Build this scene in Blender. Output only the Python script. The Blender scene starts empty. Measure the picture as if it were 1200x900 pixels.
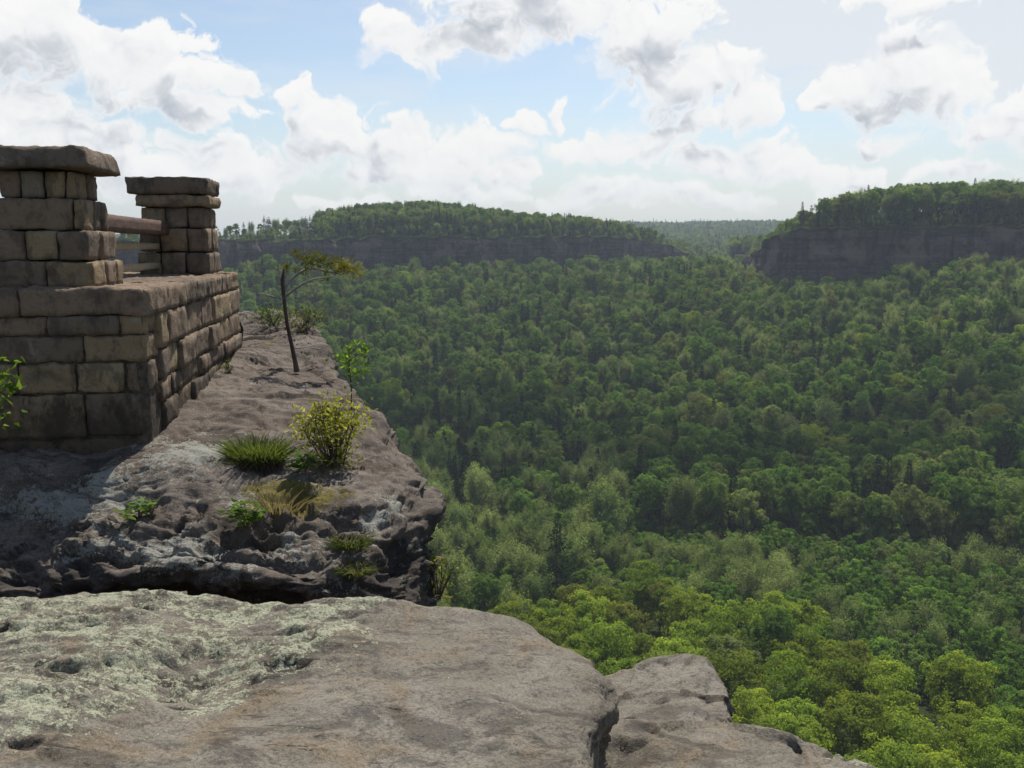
import bpy, math, random
import numpy as np
R = math.radians
rng = np.random.default_rng(7)
random.seed(7)
S = bpy.context.scene
COL = S.collection

# ------------------------------------------------------------------ camera model (metres, eye at the origin, looking along +Y)
F = 1091.0
HORIZON = 290.0
PITCH = math.atan((450 - HORIZON) / F)
CP, SP = math.cos(PITCH), math.sin(PITCH)

def P(u, v, Y):
    """the point at depth Y (metres north of the eye) seen in direction u, v"""
    xr, yr = (u - 600) / F, (450 - v) / F
    d = np.array([xr, CP + yr * SP, -SP + yr * CP])
    return d * (Y / d[1])

def project(p):
    p = np.asarray(p, float)
    x, y, z = p[..., 0], p[..., 1], p[..., 2]
    f = y * CP - z * SP
    up = y * SP + z * CP
    f = np.where(f < 0.05, 0.05, f)
    return 600 + F * x / f, 450 - F * up / f

# ------------------------------------------------------------------ noise
def _h(ix, iy, iz, seed):
    h = (ix.astype(np.uint32) * np.uint32(374761393) + iy.astype(np.uint32) * np.uint32(668265263)
         + iz.astype(np.uint32) * np.uint32(2147483647 - 58) + np.uint32(seed * 974711 % 4294967291))
    h = (h ^ (h >> np.uint32(13))) * np.uint32(1274126177)
    h = (h ^ (h >> np.uint32(16))) * np.uint32(2246822519)
    return h ^ (h >> np.uint32(15))

def perlin(p, seed=0):
    p = np.asarray(p, float)
    i = np.floor(p).astype(np.int64)
    f = p - i
    w = f * f * f * (f * (f * 6 - 15) + 10)
    out = 0
    for dx in (0, 1):
        for dy in (0, 1):
            for dz in (0, 1):
                h = _h(i[..., 0] + dx, i[..., 1] + dy, i[..., 2] + dz, seed)
                gx = (h & np.uint32(1023)).astype(float) / 511.5 - 1
                gy = ((h >> np.uint32(10)) & np.uint32(1023)).astype(float) / 511.5 - 1
                gz = ((h >> np.uint32(20)) & np.uint32(1023)).astype(float) / 511.5 - 1
                d = gx * (f[..., 0] - dx) + gy * (f[..., 1] - dy) + gz * (f[..., 2] - dz)
                wx = w[..., 0] if dx else 1 - w[..., 0]
                wy = w[..., 1] if dy else 1 - w[..., 1]
                wz = w[..., 2] if dz else 1 - w[..., 2]
                out = out + d * wx * wy * wz
    return out

def fbm(p, octaves=4, seed=0, gain=0.5, lac=2.03):
    p = np.asarray(p, float)
    a, s = 1.0, 0
    for k in range(octaves):
        s = s + a * perlin(p, seed + k * 17)
        p = p * lac
        a *= gain
    return s

def ridged(p, octaves=4, seed=0):
    p = np.asarray(p, float)
    a, s = 1.0, 0
    for k in range(octaves):
        s = s + a * (1 - np.abs(perlin(p, seed + k * 31)) * 2.2)
        p = p * 2.1
        a *= 0.5
    return s

def facets(p, seed=0, tilt=1.0):
    """angular broken-rock relief: every cell is a tilted plane of its own"""
    p = np.asarray(p, float)
    i0 = np.floor(p).astype(np.int64)
    best = np.full(p.shape[:-1], 1e9); out = np.zeros(p.shape[:-1])
    f = lambda h, s: ((h >> np.uint32(s)) & np.uint32(1023)).astype(float) / 1023.0
    for dx in (-1, 0, 1):
        for dy in (-1, 0, 1):
            for dz in (-1, 0, 1):
                ix, iy, iz = i0[..., 0] + dx, i0[..., 1] + dy, i0[..., 2] + dz
                h = _h(ix, iy, iz, seed); h2 = _h(ix, iy, iz, seed + 991)
                d = p - np.stack([ix + f(h, 0), iy + f(h, 10), iz + f(h, 20)], -1)
                r = (d ** 2).sum(-1)
                val = f(h2, 0) - .5 + tilt * (d[..., 0] * (f(h2, 5) - .5) + d[..., 1] * (f(h2, 14) - .5) + d[..., 2] * (f(h2, 22) - .5))
                m = r < best
                best = np.where(m, r, best); out = np.where(m, val, out)
    return out

def smooth(e0, e1, x):
    t = np.clip((x - e0) / (e1 - e0), 0, 1)
    return t * t * (3 - 2 * t)

# ------------------------------------------------------------------ mesh helpers
def mesh_np(name, V, quads=None, tris=None, mats=(), shade_smooth=True, mat_idx=None):
    me = bpy.data.meshes.new(name)
    V = np.asarray(V, np.float32)
    me.vertices.add(len(V))
    me.vertices.foreach_set('co', V.ravel())
    nq = 0 if quads is None else len(quads)
    nt = 0 if tris is None else len(tris)
    li, st = [], []
    if nq:
        li.append(np.asarray(quads, np.int32).ravel()); st.append(np.arange(nq) * 4)
    if nt:
        li.append(np.asarray(tris, np.int32).ravel()); st.append(nq * 4 + np.arange(nt) * 3)
    li = np.concatenate(li); st = np.concatenate(st)
    me.loops.add(len(li))
    me.loops.foreach_set('vertex_index', li.astype(np.int32))
    me.polygons.add(nq + nt)
    me.polygons.foreach_set('loop_start', st.astype(np.int32))
    if mat_idx is not None:
        me.polygons.foreach_set('material_index', np.asarray(mat_idx, np.int32))
    me.polygons.foreach_set('use_smooth', np.full(nq + nt, shade_smooth))
    for m in mats:
        me.materials.append(m)
    me.update(calc_edges=True)
    me.validate()
    return me

def attr(me, name, vals):
    a = me.attributes.new(name, 'FLOAT', 'POINT')
    a.data.foreach_set('value', np.asarray(vals, np.float32))

def link(name, me, parent=None, loc=None):
    o = bpy.data.objects.new(name, me)
    COL.objects.link(o)
    if loc is not None:
        o.location = loc
    if parent is not None:
        o.parent = parent
    return o

def tag(o, label=None, cat=None, group=None, kind=None):
    if label: o['label'] = label
    if cat: o['category'] = cat
    if group: o['group'] = group
    if kind: o['kind'] = kind
    return o

def empty(name, loc, label, cat, group=None, rz=0, s=1):
    o = bpy.data.objects.new(name, None)
    COL.objects.link(o)
    o.empty_display_size = 0.2
    o.location = loc
    o.rotation_euler = (0, 0, rz)
    o.scale = (s, s, s)
    return tag(o, label, cat, group)

class Geo:
    """collects quads and triangles for ONE mesh object"""
    def __init__(self):
        self.v, self.q, self.t, self.n = [], [], [], 0
    def add(self, V, q=None, t=None):
        V = np.asarray(V, float).reshape(-1, 3)
        self.v.append(V)
        if q is not None and len(q): self.q.append(np.asarray(q, int).reshape(-1, 4) + self.n)
        if t is not None and len(t): self.t.append(np.asarray(t, int).reshape(-1, 3) + self.n)
        self.n += len(V)
    def tube(self, pts, rad, n=6):
        pts = np.asarray(pts, float)
        m = len(pts)
        rad = np.broadcast_to(np.asarray(rad, float), (m,))
        T = np.gradient(pts, axis=0)
        T /= np.linalg.norm(T, axis=1, keepdims=True) + 1e-9
        ref = np.array([0.31, 0.95, 0.05]) if abs(T[0][2]) > 0.7 else np.array([0, 0, 1.0])
        A = np.cross(T, ref); A /= np.linalg.norm(A, axis=1, keepdims=True) + 1e-9
        B = np.cross(T, A)
        th = np.arange(n) * 2 * np.pi / n
        V = pts[:, None] + rad[:, None, None] * (np.cos(th)[None, :, None] * A[:, None] + np.sin(th)[None, :, None] * B[:, None])
        V = np.concatenate([V.reshape(-1, 3), pts[-1:] + T[-1:] * rad[-1]])
        i = np.arange(m - 1)[:, None] * n + np.arange(n)[None]
        j = np.arange(m - 1)[:, None] * n + (np.arange(n)[None] + 1) % n
        q = np.stack([i, j, j + n, i + n], -1).reshape(-1, 4)
        e = (m - 1) * n + np.arange(n)
        t = np.stack([e, (m - 1) * n + (np.arange(n) + 1) % n, np.full(n, m * n)], -1)
        self.add(V, q, t)
    def leaves(self, C, D, U, L, W, fold=0.0):
        """diamond leaves: base C, direction D, side U"""
        C, D, U = (np.asarray(a, float) for a in (C, D, U))
        L = np.broadcast_to(np.asarray(L, float), (len(C),))[:, None]
        W = np.broadcast_to(np.asarray(W, float), (len(C),))[:, None]
        N = np.cross(D, U)
        if fold:
            V = np.stack([C, C + D * L * .4 + U * W * .5 + N * L * fold, C + D * L, C + D * L * .4 - U * W * .5 + N * L * fold, C + D * L * .45], 1)
            b = np.arange(len(C))[:, None] * 5
            t = np.concatenate([b + [0, 1, 4], b + [1, 2, 4], b + [2, 3, 4], b + [3, 0, 4]])
            self.add(V, None, t)
        else:
            V = np.stack([C, C + D * L * .45 + U * W * .5, C + D * L, C + D * L * .45 - U * W * .5], 1)
            self.add(V, np.arange(len(C) * 4).reshape(-1, 4))
    def mesh(self, name, mat, shade_smooth=True):
        V = np.concatenate(self.v)
        return mesh_np(name, V, np.concatenate(self.q) if self.q else None, np.concatenate(self.t) if self.t else None, [mat], shade_smooth)

def unit(a):
    a = np.asarray(a, float)
    return a / (np.linalg.norm(a, axis=-1, keepdims=True) + 1e-9)

def rand_dirs(n, up=0.0):
    d = rng.normal(size=(n, 3))
    d = unit(d)
    d[:, 2] += up
    return unit(d)

def side_of(D):
    r = rng.normal(size=D.shape)
    return unit(np.cross(D, r))

# ------------------------------------------------------------------ node helper
def nd(nt, typ, ins=None, **kw):
    n = nt.nodes.new(typ)
    for k, v in kw.items():
        setattr(n, k, v)
    for k, v in (ins or {}).items():
        s = n.inputs[k]
        if isinstance(v, bpy.types.NodeSocket):
            nt.links.new(v, s)
        else:
            s.default_value = v
    return n

def math_(nt, op, a, b=None, c=None, clamp=False):
    ins = {0: a}
    if b is not None: ins[1] = b
    if c is not None: ins[2] = c
    return nd(nt, 'ShaderNodeMath', ins, operation=op, use_clamp=clamp).outputs[0]

def mixc(nt, fac, a, b, blend='MIX'):
    n = nd(nt, 'ShaderNodeMix', data_type='RGBA', blend_type=blend, clamp_factor=True)
    for s, v in ((n.inputs[0], fac), (n.inputs[6], a), (n.inputs[7], b)):
        if isinstance(v, bpy.types.NodeSocket): nt.links.new(v, s)
        else: s.default_value = v if not isinstance(v, tuple) else (*v, 1.0)[:4]
    return n.outputs[2]

def step_(nt, x, lo, hi, a=0.0, b=1.0):
    n = nd(nt, 'ShaderNodeMapRange', {0: x, 1: lo, 2: hi, 3: a, 4: b}, interpolation_type='SMOOTHSTEP')
    return n.outputs[0]

def noise_(nt, vec, scale, detail=4, rough=0.55, dist=0.0, ntype='FBM'):
    return nd(nt, 'ShaderNodeTexNoise', {'Vector': vec, 'Scale': scale, 'Detail': detail, 'Roughness': rough, 'Distortion': dist}, noise_dimensions='3D').outputs[0]

def new_mat(name):
    m = bpy.data.materials.new(name)
    m.use_nodes = True
    nt = m.node_tree
    nt.nodes.clear()
    out = nt.nodes.new('ShaderNodeOutputMaterial')
    return m, nt, out

# ------------------------------------------------------------------ materials
def leaf_mat(name, c1, c2, trans=0.45, leaf_var=0.35, warm=None):
    m, nt, out = new_mat(name)
    oi = nd(nt, 'ShaderNodeObjectInfo')
    g = nd(nt, 'ShaderNodeNewGeometry')
    c = mixc(nt, oi.outputs['Random'], c1, c2)
    if warm:
        r2 = math_(nt, 'FRACT', math_(nt, 'MULTIPLY', oi.outputs['Random'], 17.31))
        c = mixc(nt, step_(nt, r2, 0.72, 0.9, 0, 0.8), c, warm)
    v = math_(nt, 'MULTIPLY_ADD', g.outputs['Random Per Island'], 2 * leaf_var, 1 - leaf_var)
    r3 = math_(nt, 'FRACT', math_(nt, 'MULTIPLY', oi.outputs['Random'], 41.7))
    v = math_(nt, 'MULTIPLY', v, math_(nt, 'MULTIPLY_ADD', r3, 0.5, 0.75))
    col = nd(nt, 'ShaderNodeVectorMath', {0: c, 'Scale': v}, operation='SCALE').outputs[0]
    tcol = nd(nt, 'ShaderNodeVectorMath', {0: col, 1: (1.35, 1.3, 0.7)}, operation='MULTIPLY').outputs[0]
    d = nd(nt, 'ShaderNodeBsdfDiffuse', {'Color': col})
    t = nd(nt, 'ShaderNodeBsdfTranslucent', {'Color': tcol})
    mx = nd(nt, 'ShaderNodeMixShader', {0: trans, 1: d.outputs[0], 2: t.outputs[0]})
    nt.links.new(mx.outputs[0], out.inputs[0])
    return m

def bark_mat(name, c1, c2):
    m, nt, out = new_mat(name)
    tc = nd(nt, 'ShaderNodeTexCoord')
    mp = nd(nt, 'ShaderNodeMapping', {'Vector': tc.outputs['Object'], 'Scale': (9, 9, 1.6)})
    f = noise_(nt, mp.outputs[0], 4.0, 5, 0.65)
    c = mixc(nt, step_(nt, f, 0.35, 0.68), c1, c2)
    bp = nd(nt, 'ShaderNodeBump', {'Strength': 0.6, 'Distance': 0.01, 'Height': f})
    b = nd(nt, 'ShaderNodeBsdfPrincipled', {'Base Color': c, 'Roughness': 0.9, 'Normal': bp.outputs[0]})
    nt.links.new(b.outputs[0], out.inputs[0])
    return m

def rock_mat(name, dark, mid, light, tint, fine=1.0, lichen=(0.345, 0.35, 0.25), lichen2=(0.145, 0.147, 0.107), bump=1.0, strata=0.0):
    m, nt, out = new_mat(name)
    tc = nd(nt, 'ShaderNodeTexCoord')
    o = tc.outputs['Object']
    n1 = noise_(nt, o, 1.3, 5, 0.6, 0.6)
    n2 = noise_(nt, o, 7.0, 7, 0.68, 0.4)
    n3 = noise_(nt, o, 85.0 * fine, 4, 0.75)
    n4 = noise_(nt, nd(nt, 'ShaderNodeMapping', {'Vector': o, 'Location': (7.1, 3.3, 1.7)}).outputs[0], 2.6, 6, 0.62, 1.0)
    c = mixc(nt, step_(nt, n1, 0.36, 0.66), mid, light)
    c = mixc(nt, step_(nt, n4, 0.5, 0.7), c, tint)
    c = mixc(nt, math_(nt, 'MULTIPLY', step_(nt, n2, 0.40, 0.30), 0.75), c, dark)
    c = mixc(nt, math_(nt, 'MULTIPLY', step_(nt, n2, 0.60, 0.74), 0.55), c, light)
    c = mixc(nt, math_(nt, 'MULTIPLY', step_(nt, n3, 0.45, 0.66), 0.42), c, nd(nt, 'ShaderNodeVectorMath', {0: c, 'Scale': 1.7}, operation='SCALE').outputs[0])
    c = mixc(nt, math_(nt, 'MULTIPLY', step_(nt, n3, 0.48, 0.34), 0.6), c, dark)
    n9 = noise_(nt, nd(nt, 'ShaderNodeMapping', {'Vector': o, 'Location': (3.1, 9.3, 4.7)}).outputs[0], 20.0, 7, 0.72, 0.6)
    c = mixc(nt, math_(nt, 'MULTIPLY', step_(nt, n9, 0.47, 0.36), 0.55), c, dark)
    c = mixc(nt, math_(nt, 'MULTIPLY', step_(nt, n9, 0.56, 0.68), 0.35), c, light)
    sk_ = noise_(nt, nd(nt, 'ShaderNodeMapping', {'Vector': o, 'Scale': (2.2, 26.0, 12.0), 'Rotation': (0, 0, 0.45)}).outputs[0], 1.6, 4, 0.6, 0.8)
    ck = math_(nt, 'MULTIPLY', step_(nt, sk_, 0.645, 0.70), step_(nt, n4, 0.47, 0.58))
    st_ = noise_(nt, nd(nt, 'ShaderNodeMapping', {'Vector': o, 'Location': (1.1, 5.3, 2.7), 'Scale': (1.0, 1.7, 1.4)}).outputs[0], 2.4, 8, 0.72, 0.9)
    c = mixc(nt, math_(nt, 'MULTIPLY', step_(nt, st_, 0.50, 0.60), 0.6), c, nd(nt, 'ShaderNodeVectorMath', {0: dark, 1: (1.05, 1.05, 1.1)}, operation='MULTIPLY').outputs[0])
    c = mixc(nt, math_(nt, 'MULTIPLY', step_(nt, st_, 0.43, 0.34), 0.45), c, nd(nt, 'ShaderNodeVectorMath', {0: light, 1: (1.2, 1.2, 1.2)}, operation='MULTIPLY').outputs[0])
    c = mixc(nt, math_(nt, 'MULTIPLY', ck, 0.7), c, (0.035, 0.03, 0.025))
    # black weathering crust, also carrying painted shade
    ad = nd(nt, 'ShaderNodeAttribute', attribute_name='crust_shade').outputs['Fac']
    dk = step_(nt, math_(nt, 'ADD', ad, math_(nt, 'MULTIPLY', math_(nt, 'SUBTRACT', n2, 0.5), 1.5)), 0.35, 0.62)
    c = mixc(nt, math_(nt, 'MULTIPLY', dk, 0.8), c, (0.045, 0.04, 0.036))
    # ochre moss
    am = nd(nt, 'ShaderNodeAttribute', attribute_name='moss').outputs['Fac']
    n5 = noise_(nt, o, 14.0, 6, 0.7)
    mk = step_(nt, math_(nt, 'ADD', am, math_(nt, 'MULTIPLY', math_(nt, 'SUBTRACT', n5, 0.5), 1.8)), 0.42, 0.6)
    mcol = mixc(nt, step_(nt, n3, 0.35, 0.65), (0.07, 0.075, 0.018), (0.20, 0.15, 0.03))
    c = mixc(nt, math_(nt, 'MULTIPLY', mk, 0.85), c, mcol)
    # crust lichen
    al = nd(nt, 'ShaderNodeAttribute', attribute_name='lichen').outputs['Fac']
    vo = nd(nt, 'ShaderNodeTexVoronoi', {'Vector': o, 'Scale': 42.0, 'Randomness': 1.0}, feature='F1')
    n6 = noise_(nt, o, 24.0, 8, 0.78, 0.3)
    n7 = noise_(nt, o, 4.5, 5, 0.6, 0.8)
    lv = math_(nt, 'ADD', al, math_(nt, 'MULTIPLY', math_(nt, 'SUBTRACT', n6, 0.5), 1.9))
    lv = math_(nt, 'ADD', lv, math_(nt, 'MULTIPLY', math_(nt, 'SUBTRACT', n7, 0.5), 1.6))
    lv = math_(nt, 'SUBTRACT', lv, math_(nt, 'MULTIPLY', vo.outputs['Distance'], 0.18))
    fl = nd(nt, 'ShaderNodeTexVoronoi', {'Vector': o, 'Scale': 75.0, 'Detail': 2.0, 'Roughness': 0.7, 'Lacunarity': 2.3}, feature='F1', normalize=True)
    lv = math_(nt, 'ADD', lv, math_(nt, 'MULTIPLY', math_(nt, 'SUBTRACT', 0.36, fl.outputs['Distance']), 1.0))
    lk = step_(nt, lv, 0.36, 0.48)
    n8 = noise_(nt, o, 120.0, 3, 0.7)
    lcol = mixc(nt, step_(nt, math_(nt, 'ADD', n8, math_(nt, 'MULTIPLY', math_(nt, 'SUBTRACT', 0.36, fl.outputs['Distance']), 0.9)), 0.30, 0.66), lichen2, lichen)
    lcol = mixc(nt, math_(nt, 'MULTIPLY', step_(nt, lv, 0.52, 0.42), 0.5), lcol, (0.30, 0.26, 0.17))
    c = mixc(nt, lk, c, lcol)
    h = math_(nt, 'ADD', math_(nt, 'MULTIPLY', n2, 0.5), math_(nt, 'MULTIPLY', n3, 0.32))
    h = math_(nt, 'ADD', h, math_(nt, 'MULTIPLY', n9, 0.35))
    h = math_(nt, 'SUBTRACT', h, math_(nt, 'MULTIPLY', ck, 0.25))
    h = math_(nt, 'ADD', h, math_(nt, 'MULTIPLY', lk, math_(nt, 'MULTIPLY_ADD', math_(nt, 'SUBTRACT', 0.5, fl.outputs['Distance']), 0.35, 0.06)))
    bp = nd(nt, 'ShaderNodeBump', {'Strength': 0.75 * bump, 'Distance': 0.035, 'Height': h})
    b = nd(nt, 'ShaderNodeBsdfPrincipled', {'Base Color': c, 'Roughness': 0.92, 'Normal': bp.outputs[0]})
    b.inputs['Specular IOR Level'].default_value = 0.12
    nt.links.new(b.outputs[0], out.inputs[0])
    return m

def stone_mat(name):
    m, nt, out = new_mat(name)
    tc = nd(nt, 'ShaderNodeTexCoord'); o = tc.outputs['Object']
    g = nd(nt, 'ShaderNodeNewGeometry')
    r = g.outputs['Random Per Island']
    ramp = nd(nt, 'ShaderNodeValToRGB', {0: r})
    cr = ramp.color_ramp
    cr.interpolation = 'CONSTANT'
    cols = [(0.0, (0.20, 0.148, 0.102)), (0.2, (0.265, 0.195, 0.118)), (0.42, (0.18, 0.137, 0.10)), (0.6, (0.23, 0.168, 0.118)), (0.8, (0.30, 0.228, 0.138)), (0.92, (0.235, 0.195, 0.145))]
    cr.elements[0].position = 0; cr.elements[0].color = (*cols[0][1], 1)
    cr.elements[1].position = cols[1][0]; cr.elements[1].color = (*cols[1][1], 1)
    for p_, c_ in cols[2:]:
        e = cr.elements.new(p_); e.color = (*c_, 1)
    n1 = noise_(nt, o, 5.0, 6, 0.65, 0.5)
    n2 = noise_(nt, nd(nt, 'ShaderNodeMapping', {'Vector': o, 'Scale': (6, 6, 3.0)}).outputs[0], 1.6, 6, 0.7)
    n3 = noise_(nt, o, 70, 4, 0.7)
    c = mixc(nt, math_(nt, 'MULTIPLY', step_(nt, n1, 0.5, 0.35), 0.6), ramp.outputs[0], (0.07, 0.06, 0.05))
    c = mixc(nt, math_(nt, 'MULTIPLY', step_(nt, n2, 0.52, 0.39), 0.5), c, (0.05, 0.042, 0.035))
    c = mixc(nt, math_(nt, 'MULTIPLY', step_(nt, n1, 0.58, 0.72), 0.5), c, (0.33, 0.29, 0.23))
    c = mixc(nt, math_(nt, 'MULTIPLY', step_(nt, n3, 0.5, 0.3), 0.4), c, (0.09, 0.075, 0.06))
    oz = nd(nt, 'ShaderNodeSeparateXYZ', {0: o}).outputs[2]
    stain_shade = step_(nt, math_(nt, 'ADD', oz, math_(nt, 'MULTIPLY', math_(nt, 'SUBTRACT', n2, 0.5), 0.9)), 0.42, 0.10)  # dark foot of the wall: black streaks plus shadow painted into the colour
    c = mixc(nt, math_(nt, 'MULTIPLY', stain_shade, 0.72), c, (0.03, 0.026, 0.023))
    h = math_(nt, 'ADD', n1, math_(nt, 'MULTIPLY', n3, 0.3))
    bp = nd(nt, 'ShaderNodeBump', {'Strength': 0.85, 'Distance': 0.04, 'Height': h})
    b = nd(nt, 'ShaderNodeBsdfPrincipled', {'Base Color': c, 'Roughness': 0.9, 'Normal': bp.outputs[0]})
    b.inputs['Specular IOR Level'].default_value = 0.12
    nt.links.new(b.outputs[0], out.inputs[0])
    return m

def plain_mat(name, c1, c2, scale=6.0, rough=0.9, stretch=(1, 1, 1), bump=0.3):
    m, nt, out = new_mat(name)
    tc = nd(nt, 'ShaderNodeTexCoord')
    mp = nd(nt, 'ShaderNodeMapping', {'Vector': tc.outputs['Object'], 'Scale': stretch})
    f = noise_(nt, mp.outputs[0], scale, 6, 0.65)
    c = mixc(nt, step_(nt, f, 0.35, 0.65), c1, c2)
    bp = nd(nt, 'ShaderNodeBump', {'Strength': bump, 'Distance': 0.01, 'Height': f})
    b = nd(nt, 'ShaderNodeBsdfPrincipled', {'Base Color': c, 'Roughness': rough, 'Normal': bp.outputs[0]})
    b.inputs['Specular IOR Level'].default_value = 0.0 if rough >= 0.9 else 0.3
    nt.links.new(b.outputs[0], out.inputs[0])
    return m

def cliff_mat():
    m, nt, out = new_mat('cliff rock')
    tc = nd(nt, 'ShaderNodeTexCoord'); o = tc.outputs['Object']
    st = noise_(nt, nd(nt, 'ShaderNodeMapping', {'Vector': o, 'Scale': (.035, .035, .42)}).outputs[0], 1.0, 7, 0.7, 0.9)
    vt = noise_(nt, nd(nt, 'ShaderNodeMapping', {'Vector': o, 'Scale': (.30, .30, .035)}).outputs[0], 1.0, 5, 0.65)
    pt = noise_(nt, o, 0.06, 5, 0.6)
    c = mixc(nt, step_(nt, st, 0.38, 0.62), (0.045, 0.037, 0.034), (0.12, 0.095, 0.08))
    c = mixc(nt, math_(nt, 'MULTIPLY', step_(nt, vt, 0.53, 0.42), 0.85), c, (0.028, 0.025, 0.024))
    c = mixc(nt, math_(nt, 'MULTIPLY', step_(nt, pt, 0.50, 0.62), 0.75), c, (0.20, 0.15, 0.115))
    bp = nd(nt, 'ShaderNodeBump', {'Strength': 0.8, 'Distance': 0.8, 'Height': math_(nt, 'ADD', st, vt)})
    b = nd(nt, 'ShaderNodeBsdfPrincipled', {'Base Color': c, 'Roughness': 0.95, 'Normal': bp.outputs[0]})
    b.inputs['Specular IOR Level'].default_value = 0.1
    nt.links.new(b.outputs[0], out.inputs[0])
    return m

M_SLAB = rock_mat('grey sandstone', (0.058, 0.052, 0.044), (0.15, 0.132, 0.104), (0.20, 0.181, 0.148), (0.185, 0.145, 0.098))
M_CRAG = rock_mat('brown pitted sandstone', (0.036, 0.030, 0.026), (0.105, 0.085, 0.069), (0.172, 0.146, 0.122), (0.12, 0.09, 0.066), lichen=(0.27, 0.265, 0.23), lichen2=(0.17, 0.165, 0.145))
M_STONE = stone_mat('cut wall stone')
M_MORTAR = plain_mat('dark mortar', (0.05, 0.043, 0.035), (0.11, 0.094, 0.075), 20)
M_RAIL = plain_mat('weathered brown rail', (0.07, 0.038, 0.026), (0.13, 0.075, 0.052), 3.0, 0.7, (12, 1, 12))
M_RAIL2 = plain_mat('weathered tan timber', (0.26, 0.20, 0.12), (0.36, 0.29, 0.18), 3.0, 0.85, (2, 9, 9))
M_CLIFF = cliff_mat()
M_BARK = bark_mat('grey bark', (0.06, 0.05, 0.042), (0.15, 0.13, 0.11))
M_PBARK = bark_mat('dark pine bark', (0.035, 0.024, 0.018), (0.10, 0.072, 0.055))
M_DEADWOOD = bark_mat('bleached dead wood', (0.16, 0.14, 0.125), (0.33, 0.30, 0.27))
# ------------------------------------------------------------------ camera, sun, sky
SUN_AZ, SUN_EL = R(14), R(57)           # azimuth from +Y towards +X
cam_d = bpy.data.cameras.new('camera'); cam = bpy.data.objects.new('camera', cam_d); COL.objects.link(cam)
cam_d.sensor_fit = 'HORIZONTAL'; cam_d.sensor_width = 36.0
cam_d.lens = 36.0 * F / 1200.0
cam_d.clip_start = 0.05; cam_d.clip_end = 20000
cam.rotation_euler = (math.pi / 2 - PITCH, 0, 0)
S.camera = cam

sun_d = bpy.data.lights.new('sun', 'SUN'); sun = bpy.data.objects.new('sun', sun_d); COL.objects.link(sun)
sun_d.energy = 3.4; sun_d.angle = R(0.53); sun_d.color = (1.0, 0.95, 0.87)
sd = np.array([math.sin(SUN_AZ) * math.cos(SUN_EL), math.cos(SUN_AZ) * math.cos(SUN_EL), math.sin(SUN_EL)])
from mathutils import Vector
sun.rotation_euler = Vector(sd).to_track_quat('Z', 'Y').to_euler()
sun.location = (0, 0, 60)

W = bpy.data.worlds.new('World'); S.world = W; W.use_nodes = True
nt = W.node_tree; nt.nodes.clear()
STRENGTH = 0.07
EXPO = 0.8
wout = nt.nodes.new('ShaderNodeOutputWorld')
bg = nd(nt, 'ShaderNodeBackground', {'Strength': STRENGTH})
nt.links.new(bg.outputs[0], wout.inputs[0])
sky = nd(nt, 'ShaderNodeTexSky', sky_type='NISHITA', sun_disc=False, sun_elevation=SUN_EL, sun_rotation=SUN_AZ, altitude=350, air_density=1.0, dust_density=1.2, ozone_density=1.4)

tc = nd(nt, 'ShaderNodeTexCoord')
xyz = nd(nt, 'ShaderNodeSeparateXYZ', {0: tc.outputs['Generated']})
az = math_(nt, 'ARCTAN2', xyz.outputs[0], xyz.outputs[1])
el = math_(nt, 'ARCSINE', xyz.outputs[2])
pol = nd(nt, 'ShaderNodeCombineXYZ', {0: az, 1: el}).outputs[0]

def ang(u, v):
    p = P(u, v, 1.0); p = p / np.linalg.norm(p)
    return math.atan2(p[0], p[1]), math.asin(p[2])

# the cumulus seen over the valley: centre, half-width and half-height in degrees of sky
BLOBS = [
 (20, 40, 130, 50), (110, 62, 140, 46), (215, 92, 95, 27), (40, 15, 80, 28), (150, 115, 110, 18),
 (230, 128, 85, 16),
 (55, 135, 62, 34), (115, 172, 95, 40), (10, 160, 55, 30), (180, 205, 90, 34),
 (235, 178, 62, 30), (300, 205, 90, 30),
 (350, 116, 22, 24), (366, 140, 44, 34), (395, 162, 75, 42), (470, 172, 62, 44), (545, 178, 52, 44), (590, 205, 52, 24), (455, 208, 110, 24),
 (500, 55, 72, 36), (560, 45, 80, 24), (455, 30, 30, 22), (640, 14, 130, 38), (760, 45, 80, 60), (790, 92, 78, 46), (870, 118, 52, 36), (830, 130, 90, 24), (600, -20, 160, 36), (860, 75, 30, 20),
 (612, 146, 18, 12), (640, 132, 15, 18), (655, 172, 58, 24), (720, 178, 62, 26), (770, 165, 60, 34),
 (850, 190, 55, 26), (905, 178, 40, 30), (920, 200, 36, 20),
 (1010, 100, 32, 36), (1060, 88, 62, 52), (1110, 112, 50, 42), (1025, 128, 50, 28), (1030, 163, 44, 15),
 (1165, 148, 52, 34), (1195, 118, 40, 26), (1230, 150, 60, 40), (970, 116, 18, 14),
 (1080, 4, 70, 15), (1000, 0, 46, 10),
 (700, 232, 130, 16), (830, 232, 90, 14), (1000, 212, 52, 18), (560, 230, 90, 14), (1120, 205, 70, 14), (420, 238, 70, 12),
 (-160, 60, 150, 60), (-180, 170, 120, 40), (1400, 90, 120, 60), (1380, 200, 120, 24), (700, -160, 200, 70), (200, -190, 180, 60), (1150, -200, 180, 60),
]
grp = bpy.data.node_groups.new('cumulus field', 'ShaderNodeTree')
grp.interface.new_socket('vec', in_out='INPUT', socket_type='NodeSocketVector')
grp.interface.new_socket('density', in_out='OUTPUT', socket_type='NodeSocketFloat')
grp.interface.new_socket('soft', in_out='OUTPUT', socket_type='NodeSocketFloat')
gi = grp.nodes.new('NodeGroupInput'); go = grp.nodes.new('NodeGroupOutput')
gv = gi.outputs[0]
wn = nd(grp, 'ShaderNodeTexNoise', {'Vector': gv, 'Scale': 16.0, 'Detail': 3.0, 'Roughness': 0.55}, noise_dimensions='2D')
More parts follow.
